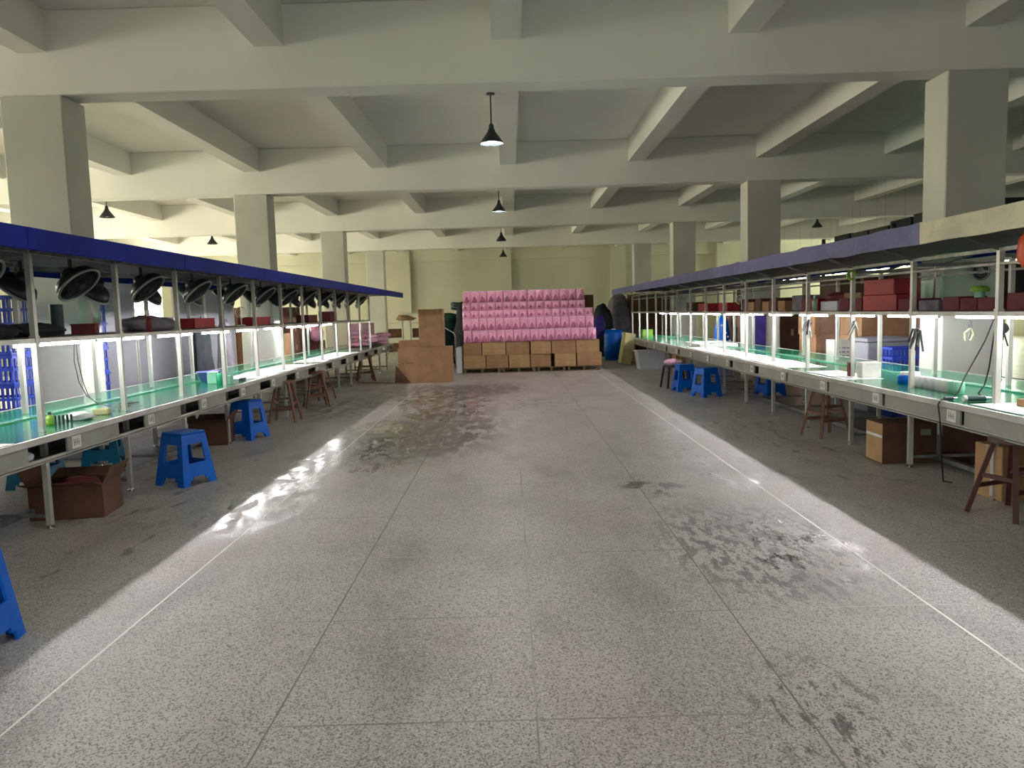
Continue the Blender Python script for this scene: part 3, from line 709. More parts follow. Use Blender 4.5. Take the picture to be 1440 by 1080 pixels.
b = MB(); b.add([(-.34, -.25, 0), (.34, -.25, 0), (.34, .25, 0), (-.34, .25, 0), (-.4, -.3, .46), (.4, -.3, .46), (.4, .3, .46), (-.4, .3, .46)], [(0, 1, 5, 4), (1, 2, 6, 5), (2, 3, 7, 6), (3, 0, 4, 7), (0, 3, 2, 1)]); b.build('body', 'translucent', t)
b = MB().bar((-.41, -.31, .46), (.41, -.31, .46), .03).bar((-.41, .31, .46), (.41, .31, .46), .03).bar((-.41, -.31, .46), (-.41, .31, .46), .03).bar((.41, -.31, .46), (.41, .31, .46), .03); b.build('rim', 'translucent', t)
carton('narrow brown carton on the floor beside the pale plastic bin', (3.75, 17.2, 0), (.22, .4, .5), 0, 'carton')

# ------------------------------------------------------------------ items on the left bench (top z .745)
T = .7455
t = thing('squeeze_bottle', 'lime squeeze bottle with black cap on the left bench beside the nearest post', 'bottle', (-3.72, 6.14, T))
MB().lathe([(.001, 0), (.03, 0), (.032, .05), (.026, .075), (.012, .085), (.001, .085)], 16).build('body', 'lime', t); MB().cyl((0, 0, .084), (0, 0, .108), .014, .012, 12).build('cap', 'black', t)
for i in range(5):
    t = thing('small_vial', '%s black-capped green vial from the lime bottle on the left bench' % ORD[i].capitalize(), 'vial', (-3.735 + .0215 * i, 6.235 + .02 * i, T), 0, 'black-capped vials in a row')
    MB().cyl((0, 0, 0), (0, 0, .035), .009, n=10).build('body', 'darkgreen', t); MB().cyl((0, 0, .035), (0, 0, .065), .009, n=10).build('cap', 'black', t)
tag(MB().blob((-3.66, 6.46, T + .028), (.11, .10, .04), 7, .35, 3).build('plastic_bag', 'white'), 'crumpled white plastic bag on the left bench behind the vials', 'bag')
carton('small cream box on the left bench between the first two posts', (-3.64, 6.78, T), (.13, .09, .05), .1, 'foam', tape=False)
b = MB(); rr = random.Random(3)
for k in range(9): b.bar((-3.66 + rr.uniform(-.09, .09), 7.12 + rr.uniform(-.06, .06), T + .012 + .005 * k), (-3.60 + rr.uniform(-.1, .14), 7.16 + rr.uniform(-.08, .08), T + .014 + .006 * k), .01, .008, k % 2)
tag(b.build('tool_pile', ['chrome', 'black']), 'tangle of chrome and black hand tools on the left bench by the second post', 'tools')
t = thing('screwdriver_cable', 'thin black cable looping down from the shelf to the left bench tools', 'cable', (0, 0, 0))
pts = [(-4.12, 7.28, 1.43), (-4.13, 7.27, 1.2), (-4.10, 7.27, 1.0), (-4.02, 7.24, .87), (-3.9, 7.2, .80), (-3.72, 7.16, .765), (-3.62, 7.14, .758)]
MB().tube(pts, .004).tube([(x + .03 * math.sin(i), y + .02, z) for i, (x, y, z) in enumerate(pts)], .004).build('cord', 'black', t)
tag(MB().box(-3.60, -3.42, 4.95, 5.22, T, T + .002).build('paper_sheet', 'paper'), 'white paper sheet on the left bench at the left edge of the frame', 'paper')
t = thing('white_cup', 'white cup with a dark base on the paper at the left edge of the frame', 'cup', (-3.56, 5.13, T + .002)); MB().cyl((0, 0, 0), (0, 0, .025), .024, .026, 14).build('base', 'black', t); MB().cyl((0, 0, .025), (0, 0, .09), .026, .045, 14).build('body', 'white', t)
t = thing('plastic_basin', 'violet plastic basin on the left bench behind the mint box', 'basin', (-3.95, 10.05, T)); MB().lathe([(.001, 0), (.11, 0), (.16, .13), (.17, .135), (.165, .14), (.105, .01), (.001, .01)], 20).build('bowl', 'purple', t)
carton('mint white box on the left bench beside the green bottle', (-3.80, 9.78, T), (.12, .12, .15), 0, 'mint', tape=False)
t = thing('green_bottle', 'green plastic bottle with dark cap on the left bench', 'bottle', (-3.66, 9.62, T)); MB().lathe([(.001, 0), (.038, 0), (.04, .12), (.02, .145), (.001, .145)], 16).build('body', 'green', t); MB().cyl((0, 0, .145), (0, 0, .165), .013, n=10).build('cap', 'black', t)
carton('pale small box on the left bench, right of the green bottle', (-3.56, 9.68, T), (.07, .1, .11), 0, 'mint', tape=False)
tag(MB().cbox((-3.58, 10.2, T + .015), (.06, .22, .03), 0, (0, 0, .2)).build('hand_tool', 'black'), 'dark hand tool lying on the left bench at the near end of the paper', 'tool')
def papers(name, lab, x0, x1, y0, y1, z, n, seed, grp=None):
    q = random.Random(seed); L_ = (y1 - y0) / n
    for i in range(n):
        m = MB(); yc = y0 + (i + .5) * L_; xc = (x0 + x1) / 2 + q.uniform(-.02, .02)
        m.cbox((xc, yc, z + .0012 + .0016 * (i % 3)), (x1 - x0, L_ * 1.02, .0012), 0, (0, 0, q.uniform(-.05, .05)))
        tag(m.build('paper_sheet', 'paper'), ORD[i].capitalize() + ' ' + lab, 'paper', grp)
papers('p', 'white paper sheet from the near end in the nearer row on the left bench', -3.98, -3.42, 10.4, 13.3, T, 7, 1, 'nearer row of papers on the left bench')
papers('p', 'white paper sheet from the near end in the farther row on the left bench', -3.98, -3.42, 13.9, 17.3, T, 8, 2, 'farther row of papers on the left bench')
papers('p', 'white paper sheet from the near end in the long row on the right bench', 3.48, 4.0, 9.7, 15.2, T, 12, 3, 'long row of papers on the right bench')
papers('p', 'white paper sheet from the near end by the small white carton', 3.5, 3.9, 8.0, 9.1, T, 3, 4, 'papers by the small white carton')
papers('p', 'white paper sheet from the near end at the right edge of the frame', 3.5, 3.92, 4.7, 5.85, T, 2, 6, 'papers at the right edge')
# pink heaps at the far end of the left bench
for i in range(26):
    x = -3.9 + rnd.uniform(-.35, .35); k = i // 9; y = 20.1 + (i % 9) * .25 + rnd.uniform(-.05, .05)
    tag(MB().blob((x + .1, y, T + .06 + k * .10), (.17, .14, .07), i, .3, 2).build('pink_pack', 'pinkl' if i % 3 else 'pink'), '%s pink soft pack in the %s layer of the heap on the far left bench' % (ORD[i % 9].capitalize(), ('bottom', 'middle', 'top')[k]), 'package', 'pink packs heaped on the far left bench')
for i in range(4):
    for k in range(3):
        tag(MB().box(-4.35, -3.95, 22.0 + .0 * i - .5 * i, 22.42 - .5 * i, T + .01 + .2 * k, T + .2 + .2 * k).build('pink_carton', 'pinkl', None, .01), 'pale pink carton, %s from the bench in the %s stack behind the pink heap' % (ORD[k], ('farthest', 'third', 'second', 'nearest')[i]), 'box', 'pale pink cartons stacked on the far left bench')

# ------------------------------------------------------------------ shelf items (z 1.45)
Z = 1.4505
def tray(lab, x, y, d, mt='red', rz=0):
    t = thing('parts_tray', lab, 'tray', (x, y, Z), rz); X, Y, H = d[0] / 2, d[1] / 2, d[2]; b = MB(); w_ = .006
    b.box(-X, X, -Y, Y, 0, w_).box(-X, X, -Y, -Y + w_, 0, H).box(-X, X, Y - w_, Y, 0, H).box(-X, -X + w_, -Y, Y, 0, H).box(X - w_, X, -Y, Y, 0, H); b.build('body', mt, t)
    MB().box(-X - .008, X + .008, -Y - .008, -Y, H - .015, H).box(-X - .008, X + .008, Y, Y + .008, H - .015, H).box(-X - .008, -X, -Y, Y, H - .015, H).box(X, X + .008, -Y, Y, H - .015, H).build('rim', mt, t)
tray('maroon tray on the left shelf between the first two posts', -4.1, 7.45, (.2, .2, .10), 'maroon', .3)
tag(MB().cyl((-4.12, 7.03, Z), (-4.12, 7.03, Z + .28), .055, n=18).build('green_roll', 'darkgreen'), 'dark green roll standing on the left shelf beside the maroon tray', 'roll')
tag(MB().blob((-4.08, 6.6, Z + .045), (.22, .3, .065), 11, .4, 3).build('rag_heap', 'darkcloth'), 'dark heap of rags on the left shelf by the nearest post', 'rags')
tag(MB().blob((-4.06, 5.9, Z + .05), (.22, .3, .07), 21, .4, 3).build('rag_heap', 'darkcloth'), 'dark low heap on the left shelf at the left edge of the frame', 'rags')
tag(MB().blob((-4.05, 8.62, Z + .07), (.22, .52, .10), 13, .25, 3).build('grey_garment', 'greycloth'), 'grey garment heaped on the left shelf between the second and third posts', 'garment')
t = thing('spray_bottle', 'brown and white spray bottle standing on the left shelf in front of the garment', 'bottle', (-3.72, 7.95, Z)); MB().lathe([(.001, 0), (.03, 0), (.032, .13), (.014, .16), (.001, .16)], 14).build('body', 'maroon', t); MB().cyl((0, 0, .16), (0, 0, .22), .018, .014, 10).build('head', 'white', t)
tray('long red tray on the left shelf by the fourth post', -4.1, 10.1, (.22, .66, .13), 'red')
tray('red tray on the left shelf past the fifth post', -4.1, 12.4, (.24, .85, .13), 'red'); tray('small red tray on the left shelf far along', -4.1, 15.6, (.24, .7, .15), 'maroon')
tray('farthest red tray on the left shelf', -4.1, 17.3, (.24, .5, .22), 'maroon')
t = thing('desk_fan', 'small white clip fan on the left shelf', 'fan', (-4.0, 11.5, Z)); MB().cyl((0, 0, 0), (0, 0, .02), .06, .05, 14).cyl((0, 0, .02), (0, 0, .12), .01, n=8).build('stand', 'white', t); MB().ring((0, 0, .2), (.6, -.8, 0), .08, .006).ring((0, 0, .2), (.6, -.8, 0), .05, .003).build('guard', 'white', t)
# right shelf: packed with boxes and trays
def rbox(lab, x, y0_, y1_, h, mt, z=Z, wx=.26):
    return carton(lab, (x, (y0_ + y1_) / 2, z), (wx, y1_ - y0_, h), 0, mt, tape=False)
rbox('red box on the right shelf, upper of the bright red pair', 4.15, 8.10, 8.78, .17, 'red', Z + .171)
rbox('red box on the right shelf, lower of the bright red pair', 4.15, 8.05, 8.80, .17, 'red')
rbox('maroon box on the right shelf, left of the bright red pair', 4.15, 8.84, 9.15, .15, 'maroon'); rbox('rust red slotted box on the right shelf', 4.15, 9.17, 9.45, .15, 'maroon')
rbox('olive box lying on top of the rust red boxes on the right shelf', 4.15, 8.86, 9.3, .06, 'khaki', Z + .151)
rbox('white lidded box on the right shelf next to the third post', 4.15, 9.5, 10.0, .12, 'translucent')
tag(MB().blob((4.15, 9.75, Z + .165), (.14, .28, .06), 31, .3, 3).build('dark_bundle', 'maroon'), 'dark mottled bundle on the white lidded box on the right shelf', 'bundle')
rbox('bright maroon box on the right shelf beside the pale blue bottle', 4.15, 10.1, 10.4, .16, 'red'); rbox('rust box on the right shelf, second from the pale blue bottle', 4.15, 10.42, 10.66, .15, 'maroon')
rbox('grey box on the right shelf behind the pale blue bottle', 4.22, 10.8, 11.2, .22, 'greycloth')
t = thing('spray_bottle', 'pale blue bottle standing on the right shelf among the boxes', 'bottle', (3.95, 10.02, Z)); MB().lathe([(.001, 0), (.028, 0), (.03, .12), (.012, .16), (.001, .16)], 12).build('body', 'mint', t); MB().cyl((0, 0, .16), (0, 0, .2), .012, n=8).build('cap', 'white', t)
for i in range(6):
    tag(MB().box(4.02, 4.3, 11.3 + .36 * i, 11.6 + .36 * i, Z, Z + .15 + .05 * (i % 2)).build('shelf_carton', 'carton_dark' if i % 2 else 'carton', None, .005), '%s low brown carton past the grey box on the right shelf' % ORD[i], 'box', 'low brown cartons on the right shelf')
rbox('brown low box on the right shelf right of the bright red pair', 4.15, 7.66, 8.0, .12, 'maroon'); rbox('long low mauve box on the right shelf beside the nearest column', 4.15, 7.25, 7.6, .10, 'greycloth')
rbox('maroon box on the right shelf left of the lime pot', 4.15, 6.92, 7.18, .125, 'maroon'); rbox('second maroon box on the right shelf, under the lime pot', 4.15, 6.66, 6.90, .11, 'maroon')
rbox('third maroon box on the right shelf, with bottles on it', 4.15, 6.42, 6.64, .11, 'maroon'); rbox('maroon box on the right shelf at the right edge of the frame', 4.15, 5.95, 6.25, .14, 'maroon')
t = thing('lime_pot', 'lime green lidded pot on the maroon boxes of the right shelf', 'pot', (4.12, 6.78, Z + .111)); MB().cyl((0, 0, 0), (0, 0, .05), .04, .045, 16).build('body', 'mint', t); MB().lathe([(.001, .05), (.075, .05), (.078, .075), (.06, .10), (.001, .105)], 18).build('lid', 'lime', t)
rbox('dark red tray on the far right shelf, right one', 4.15, 14.3, 14.9, .16, 'red'); rbox('dark red tray on the far right shelf, left one', 4.15, 15.7, 16.5, .16, 'red'); rbox('brown box on the far right shelf between two posts', 4.15, 17.0, 17.6, .2, 'carton_dark')
t = thing('desk_fan', 'small dark and white fan standing on the right shelf', 'fan', (4.1, 13.75, Z)); MB().cyl((0, 0, 0), (0, 0, .02), .06, .05, 14).cyl((0, 0, .02), (0, 0, .14), .012, n=8).build('stand', 'black', t); MB().ring((0, 0, .2), (-.6, -.8, 0), .08, .008).ring((0, 0, .2), (-.6, -.8, 0), .05, .004).blob((0, 0, .2), (.03, .03, .03), 1, .05, 2).build('guard', 'white', t)
t = thing('tape_reel', 'pale green reel hanging from the right canopy rail', 'reel', (3.67, 8.31, 1.84)); MB().ring((0, 0, 0), (0, 1, 0), .045, .014, 20, 6).build('ring', 'lime', t)
tag(MB().blob((3.42, 5.12, 1.85), (.05, .08, .12), 41, .3, 3, flat=False).build('orange_bag', 'orange'), 'orange cloth bag hanging from the cream canopy at the right edge of the frame', 'bag')
MB().bar((0, 0, 0), (0, 0, .1), .006)

# ------------------------------------------------------------------ items on the right bench
carton('small white carton on the papers of the right bench', (3.82, 8.2, T + .004), (.2, .14, .16), 0, 'card', tape=False)
rb = thing('glue_stand', 'dark narrow stand beside the small white carton on the right bench', 'stand', (3.70, 8.36, T + .004)); MB().box(-.03, .03, -.03, .03, 0, .15).build('body', 'maroon', rb); MB().box(-.032, .032, -.034, -.03, .1, .13).build('face', 'black', rb)
t = thing('tape_roll', 'thick blue tape roll lying on the right bench', 'tape', (3.88, 7.46, T)); MB().lathe([(.05, 0), (.11, 0), (.112, .05), (.11, .085), (.05, .085), (.05, 0)], 24).build('roll', 'blue', t); MB().lathe([(.045, .002), (.05, .002), (.05, .083), (.045, .083), (.045, .002)], 20).build('core', 'card', t)
tag(MB().cyl((3.88, 7.46, T + .0865), (3.88, 7.46, T + .115), .09, .088, 20).build('round_tray', 'white'), 'flat white round tray lying on the blue tape roll', 'tray')
spool_c = ['card', 'translucent', 'white', 'translucent', 'white', 'card', 'mint', 'mint']
sn = ['Beige', 'Milky', 'White', 'Second milky', 'Second white', 'Pinkish beige', 'Mint', 'Second mint']
for i in range(8):
    y = 7.2 - .095 * i
    t = thing('thread_spool', '%s roll in the row on the right bench, %s from the blue tape' % (sn[i], ORD[i]), 'roll', (3.82, y, T), 0, 'rolls lined up on the right bench')
    MB().lathe([(.02, 0), (.043, 0), (.045, .05), (.043, .10), (.02, .10), (.02, 0)], 18).build('roll', spool_c[i], t); MB().cyl((0, 0, .001), (0, 0, .104), .019, n=10).build('core', 'white', t)
t = thing('electric_screwdriver', 'dark green electric screwdriver lying on the right bench with a chrome tip', 'tool', (3.60, 6.02, T + .024), -.1)
MB().cyl((-.02, 0, 0), (.12, 0, 0), .023, n=16).build('handle', 'darkgreen', t); MB().cyl((-.045, 0, 0), (-.02, 0, 0), .025, n=16).build('collar', 'white', t); MB().cyl((.12, 0, 0), (.16, 0, 0), .016, .01, 12).cyl((.16, 0, 0), (.21, 0, 0), .005, n=8).build('tip', 'chrome', t)
t = thing('electric_screwdriver', 'black-nosed screwdriver lying left of the dark green one on the right bench', 'tool', (3.46, 6.12, T + .016), .2)
MB().cyl((0, 0, 0), (.08, 0, 0), .014, n=12).build('handle', 'black', t); MB().cyl((.08, 0, 0), (.12, 0, 0), .006, n=8).build('tip', 'chrome', t)
carton('flat brown box on the right bench against the nearest post', (3.86, 5.62, T), (.2, .16, .055), 0, 'carton', tape=False)
t = thing('tool_cable', 'black cable draped from the right shelf over the bench edge to the floor', 'cable')
MB().tube([(4.1, 6.5, 1.43), (3.98, 6.45, 1.2), (3.88, 6.42, 1.05), (3.72, 6.3, .9), (3.62, 6.2, .80), (3.55, 6.16, .762), (3.44, 6.12, .756), (3.40, 6.10, .72), (3.39, 6.05, .6), (3.42, 6.08, .45), (3.5, 6.2, .2), (3.56, 6.28, .05), (3.7, 6.4, .008)], .006, 6).build('cord', 'black', t)
t = thing('tool_cable', 'second black cable hanging from the nearest right post to the screwdriver', 'cable')
MB().tube([(3.76, 5.95, 1.43), (3.76, 6.0, 1.2), (3.80, 6.1, 1.0), (3.78, 6.12, .86), (3.72, 6.1, .80), (3.72, 6.06, .776)], .006, 6).build('cord', 'black', t)
def hang_tools(lab, x, y, z, seed, mt=('black', 'steel'), n=9):
    q = random.Random(seed); b = MB()
    for k in range(n):
        a = Vector((x + q.uniform(-.03, .03), y + q.uniform(-.03, .03), z + q.uniform(-.02, .03))); e = a + Vector((q.uniform(-.07, .05), q.uniform(-.05, .05), -q.uniform(.06, .2)))
        b.bar(a, e, .016, .01, k % 2); 
    b.ring((x, y, z), (0, 1, 0), .022, .005, 12, 4, 1)
    return tag(b.build('tool_bundle', list(mt)), lab, 'tools')
hang_tools('bunch of black pliers hanging on the second right post', 3.68, 6.98, 1.28, 1)
hang_tools('bunch of brown handled tools hanging on the third right post', 3.68, 8.25, 1.33, 2, ('khaki', 'steel'), 7)
hang_tools('dark bunch of tools hanging on the fourth right post', 3.68, 9.5, 1.33, 3)
t = thing('hanging_pliers', 'open pliers with yellow handles hanging at the back of the right bench', 'pliers', (4.45, 7.45, 1.15))
MB().bar((0, 0, .12), (-.01, 0, .2), .03, .012).bar((0, 0, .12), (-.01, 0, .03), .014).build('jaw', 'steel', t)
MB().tube([(0, 0, .12), (-.06, 0, .07), (-.05, 0, -.0)], .008).tube([(0, 0, .12), (.03, 0, .06), (0, 0, 0)], .008).build('handle', 'foam', t)
t = thing('hanging_cutters', 'dark cutters hanging right of the yellow handled pliers', 'pliers', (4.42, 6.9, 1.12)); MB().cyl((0, -.006, .16), (0, .006, .16), .045, n=14).bar((0, 0, .12), (.04, 0, .0), .01).build('body', 'black', t)
t = thing('switch_box', 'small grey socket box with a black plug at the rear of the right bench', 'socket', (4.40, 6.95, T + .0005)); MB().box(-.03, .03, -.02, .02, 0, .14).build('box', 'steel', t); MB().cyl((0, -.02, .07), (0, -.05, .07), .02, n=12).build('plug', 'black', t)
t = thing('orange_box', 'orange open plastic box at the rear of the right bench', 'box', (4.62 - .1, 6.35, T)); MB().box(-.09, .09, -.06, .06, 0, .006).box(-.09, .09, -.06, -.054, 0, .14).box(-.09, .09, .054, .06, 0, .14).box(-.09, -.084, -.06, .06, 0, .14).box(.084, .09, -.06, .06, 0, .14).build('body', 'orange', t)
carton('lime yellow box at the far end of the right bench', (4.0, 22.6, T), (.3, .3, .18), 0, 'lime', tape=False)
tag(MB().box(3.75, 4.5, 15.25, 15.3, T, T + .06).box(3.75, 3.8, 15.3, 16.6, T, T + .06).box(4.45, 4.5, 15.3, 16.6, T, T + .06).box(3.75, 4.5, 16.6, 16.65, T, T + .06).build('work_frame', 'white'), 'low white rectangular frame lying on the far right bench', 'frame')
# bottle lying in the drawer gap of the left bench
t = thing('clear_bottle', 'clear bottle lying in the apron gap at the nearest left post', 'bottle', (-3.52, 5.30, .599), PI / 2); MB().cyl((0, 0, 0), (.22, 0, 0), .036, n=16).build('body', 'translucent', t); MB().cyl((.22, 0, 0), (.26, 0, 0), .03, .015, 12).build('neck', 'white', t)

# ------------------------------------------------------------------ behind the left bench
def make_crate():
    t = thing('plastic_crate', '', 'crate'); X, Y, H = .29, .2, .31; b = MB(); w_ = .012
    b.box(-X, X, -Y, Y, 0, w_)
    for z in (0, .15, H - .03): b.box(-X, X, -Y, -Y + w_, z, z + .03).box(-X, X, Y - w_, Y, z, z + .03).box(-X, -X + w_, -Y, Y, z, z + .03).box(X - w_, X, -Y, Y, z, z + .03)
    b.build('frame', 'crate', t)
    b = MB()
    for i in range(11):
        x = -X + .02 + i * (2 * X - .04) / 10; b.box(x - .009, x + .009, -Y + .003, -Y + .009, .03, H - .03).box(x - .009, x + .009, Y - .009, Y - .003, .03, H - .03)
    for i in range(8):
        y = -Y + .02 + i * (2 * Y - .04) / 7; b.box(-X + .003, -X + .009, y - .009, y + .009, .03, H - .03).box(X - .009, X - .003, y - .009, y + .009, .03, H - .03)
    b.build('slats', 'crate', t)
    b = MB().box(-X - .01, X + .01, -Y - .01, -Y, H - .02, H).box(-X - .01, X + .01, Y, Y + .01, H - .02, H).box(-X - .01, -X, -Y, Y, H - .02, H).box(X, X + .01, -Y, Y, H - .02, H); b.build('rim', 'crate', t)
    return t
cr = make_crate(); first = True
for s_, (x, y, lab, n) in enumerate(((-5.45, 8.15, 'stack at the left frame edge', 6), (-6.09, 8.15, 'rear stack at the left frame edge', 6), (-5.42, 9.62, 'stack behind the nearest left column', 6), (5.36, 10.42, 'stack beside the pale grey case', 3))):
    for k in range(n):
        l_ = 'blue slatted crate, %s from the floor in the %s' % (ORD[k], lab)
        if first: cr.location = (x, y, 0); cr['label'] = l_; cr['group'] = 'blue slatted crates'; first = False
        else: dup(cr, (x + rnd.uniform(-.008, .008), y + rnd.uniform(-.008, .008), .3105 * k), 0, l_)
for i, (y0_, y1_, h) in enumerate(((10.0, 11.55, 2.25), (11.57, 12.9, 1.62), (12.92, 14.2, 2.3), (14.22, 15.7, 2.3))):
    t = thing('partition_panel', 'grey white partition panel beyond the left bench, %s from the nearest column' % ORD[i], 'partition', (-5.62, y0_, 0), 0, 'partition panels beyond the left bench')
    MB().box(-.02, .02, 0, y1_ - y0_, .08, h).build('board', 'panel', t); MB().bar((0, .02, 0), (0, .02, h), .045).bar((0, y1_ - y0_ - .02, 0), (0, y1_ - y0_ - .02, h), .045).build('stile', 'alu', t)
for i in range(4):  # unseen panels added to keep window light off the floor by the bench
    t = thing('partition_panel', 'grey white partition panel beyond the left bench, %s before the nearest column, off frame' % ORD[i], 'partition', (-6.45, 5.2 - 1.9 * i, 0), 0, 'partition panels beyond the left bench')
    MB().box(-.02, .02, 0, 1.86, .02, 2.25).build('board', 'panel', t)
# hanging clothes on the partition
def garment(name, lab, x, y, zt, h, w, mt, seed):
    b = MB(); n = 28; rows_ = 9; vs = []
    for q in range(rows_ + 1):
        k = q / rows_; z = zt - h * k; ww = w * (.35 + .65 * min(1, k * 5) ** .5) * (1 + .1 * k) / 2; dd = .05 + .05 * k
        for i in range(n):
            a = 2 * PI * i / n; rp_ = 1 + .16 * k * math.sin(a * 7 + seed) + .08 * noise.noise(Vector((a * 2, k * 4, seed)))
            vs.append((x + dd * math.sin(a) * rp_, y + ww * math.cos(a) * rp_, z + .015 * math.sin(a * 3 + seed) * k))
    b.add(vs, [(q * n + i, q * n + (i + 1) % n, (q + 1) * n + (i + 1) % n, (q + 1) * n + i) for q in range(rows_) for i in range(n)] + [tuple(range(n))], 0, True)
    b.bar((x, y, zt - .01), (x, y, zt + .1), .01)
    return tag(b.build(name, mt), lab, 'clothing')
garment('hanging_jacket', 'dark navy jacket hanging beyond the left bench near the middle posts', -5.1, 12.75, 1.52, .85, .62, 'darkcloth', 1)
garment('hanging_coat', 'grey patterned coat hanging right of the navy jacket', -5.1, 13.75, 1.56, .9, .5, 'greycloth', 2)
k = 0
for (x, y, h, n, mt) in ((-5.5, 16.9, .42, 3, 'carton_dark'), (-5.5, 17.7, .4, 3, 'carton'), (-5.5, 18.6, .45, 4, 'carton_dark'), (-5.5, 19.5, .4, 3, 'carton_dark'), (-5.5, 20.4, .42, 3, 'maroon'), (-6.3, 17.4, .45, 4, 'carton_dark'), (-5.6, 21.4, .3, 3, 'carton')):
    for i in range(n):
        carton('%s box from the floor in the %s stack beyond the far left bench' % (ORD[i], ORD[k]), (x + rnd.uniform(-.03, .03), y + rnd.uniform(-.03, .03), i * (h + .001)), (.7, .7, h), 0, mt, group='stacked boxes beyond the left bench')
    k += 1
tag(MB().blob((-5.0, 19.9, 1.15), (.15, .35, .3), 61, .2, 3).build('pink_doll_display', 'pink'), 'pink display dress standing beyond the far left bench', 'display')
# cream soffit and stands behind the big cartons
def wire_stand(lab, x, y, h, mt='steel'):
    t = thing('wire_stand', lab, 'rack', (x, y, 0), .1)
    for sx in (-.28, .28):
        for sy in (-.2, .2): MB().bar((sx, sy, 0), (sx, sy, h), .03).build('upright', mt, t)
    for z in (.25, h * .55, h - .1): MB().box(-.3, .3, -.22, .22, z, z + .02).build('shelf', mt, t)
    return t
wire_stand('light steel rack behind the big cartons, left one', -4.05, 27.0, 1.35, 'alu'); wire_stand('light steel rack behind the big cartons, right one', -3.2, 27.0, 1.35, 'alu')
for i, (x, z) in enumerate(((-4.05, .77), (-3.2, .77), (-4.05, .27), (-3.2, .27))):
    tag(MB().box(x - .22, x + .22, 26.85, 27.15, z, z + .3).build('dark_bin', 'carton_dark', None, .01), 'dark bin on the %s shelf of the %s light steel rack' % ('middle' if z > .5 else 'low', 'left' if x < -3.6 else 'right'), 'bin')
tag(MB().blob((-3.7, 27, 1.42), (.32, .14, .1), 71, .6, 3).build('twig_heap', 'khaki'), 'ragged brown bundle on top of the light steel racks', 'bundle')
# dark bags and bin
t = thing('garbage_bin', 'dark green plastic drum left of the pink pile', 'bin', (-1.95, 24.0, 0)); MB().lathe([(.001, 0), (.38, 0), (.45, 1.1), (.47, 1.1), (.47, 1.16), (.001, 1.16)], 22).build('drum', 'darkgreen', t)
tag(MB().blob((-1.95, 24.0, 1.33), (.45, .4, .24), 81, .4, 3).build('garbage_bag', 'darkgreen'), 'bulging dark green bag on the drum left of the pink pile', 'bag')
tag(MB().blob((-1.35, 23.6, .75), (.4, .38, 1.05), 82, .25, 3).build('garbage_bag', 'darkcloth'), 'tall slate grey bag between the green drum and the pink pile', 'bag')
tag(MB().blob((-1.5, 23.9, 1.75), (.3, .3, .16), 83, .5, 3, flat=False).build('leafy_bundle', 'darkgreen'), 'dark tuft on top of the bags left of the pink pile', 'bundle')
t = thing('hand_trolley', 'thin metal trolley handle standing left of the pink pile', 'trolley', (-1.62, 21.9, 0))
MB().tube([(-.25, 0, 1.15), (0, 0, 1.0), (.05, 0, .9), (.05, 0, .1)], .018, 8).build('handle', 'chrome', t); MB().box(-.3, .35, -.25, .45, .06, .1).build('deck', 'steel', t)
for sx in (-.22, .27):
    MB().cyl((sx, -.2, .04), (sx + .03, -.2, .04), .04, n=14).cyl((sx, .38, .04), (sx + .03, .38, .04), .04, n=14).build('wheel', 'black', t)
# right of the pile
t = thing('blue_drum', 'blue plastic drum right of the pink pile', 'drum', (3.15, 23.6, 0)); MB().lathe([(.001, 0), (.28, 0), (.3, .3), (.31, .35), (.3, .4), (.3, .8), (.26, .92), (.001, .92)], 20).build('body', 'blue', t); MB().cyl((0, -.02, .92), (0, -.02, .95), .06, n=12).build('cap', 'white', t)
tag(MB().blob((2.95, 24.6, .75), (.35, .3, 1.0), 91, .25, 3).build('dark_sack', 'darkcloth'), 'tall dark sack just right of the pink pile', 'bag')
tag(MB().blob((3.55, 25.4, 1.0), (.42, .4, 1.0), 92, .25, 3).build('patterned_sack', 'greycloth'), 'grey patterned sack behind the blue drum', 'bag')
tag(MB().blob((2.72, 23.9, 1.0), (.22, .2, .36), 93, .25, 3, flat=False).build('violet_bag', 'violetcloth'), 'violet bag hanging between the pink pile and the blue drum', 'bag')
t = thing('foam_slab', 'yellowed foam slab leaning against the far end of the right bench', 'foam', (3.15, 21.6, 0), 0); MB().cbox((.1, 0, .44), (.28, .6, .86), 0, (0, .18, 0)).build('slab', 'foam', t)
t = thing('storage_cabinet', 'tall dark brown cabinet behind the far end of the right bench', 'cabinet', (4.6, 25.2, 0)); MB().box(-.7, .7, 0, .5, 0, 2.0).build('body', 'carton_dark', t, .01)
for sx in (-.69, .005): MB().box(sx, sx + .685, -.02, 0, .05, 1.95).build('door', 'carton_dark', t)
carton('dark low carton under the far end of the right bench', (4.0, 22.3, 0), (.9, .7, .5), 0, 'carton_dark', tape=False)

# ------------------------------------------------------------------ beyond the right bench
k = 0
STK = [(6.0, 10.4, .5, 3, 'carton_dark'), (6.0, 11.3, .45, 2, 'greycloth'), (6.1, 12.9, .5, 3, 'carton'), (6.1, 13.8, .5, 4, 'carton_dark'), (6.05, 14.7, .48, 3, 'carton'), (7.0, 13.2, .5, 4, 'carton_dark'), (6.9, 11.9, .55, 4, 'carton_dark'), (6.2, 17.3, .5, 3, 'carton_dark'), (6.2, 18.3, .5, 3, 'carton_dark'), (6.2, 19.4, .5, 4, 'carton_dark'), (6.2, 20.6, .5, 3, 'carton_dark')]
for (x, y, h, n, mt) in STK:
    for i in range(n):
        carton('%s box from the floor in the %s stack beyond the right bench' % (ORD[i].capitalize(), ORD[k]), (x + rnd.uniform(-.04, .04), y + rnd.uniform(-.03, .03), i * (h + .001)), (.8, .82, h), 0, mt, group='stacked boxes beyond the right bench')
    k += 1
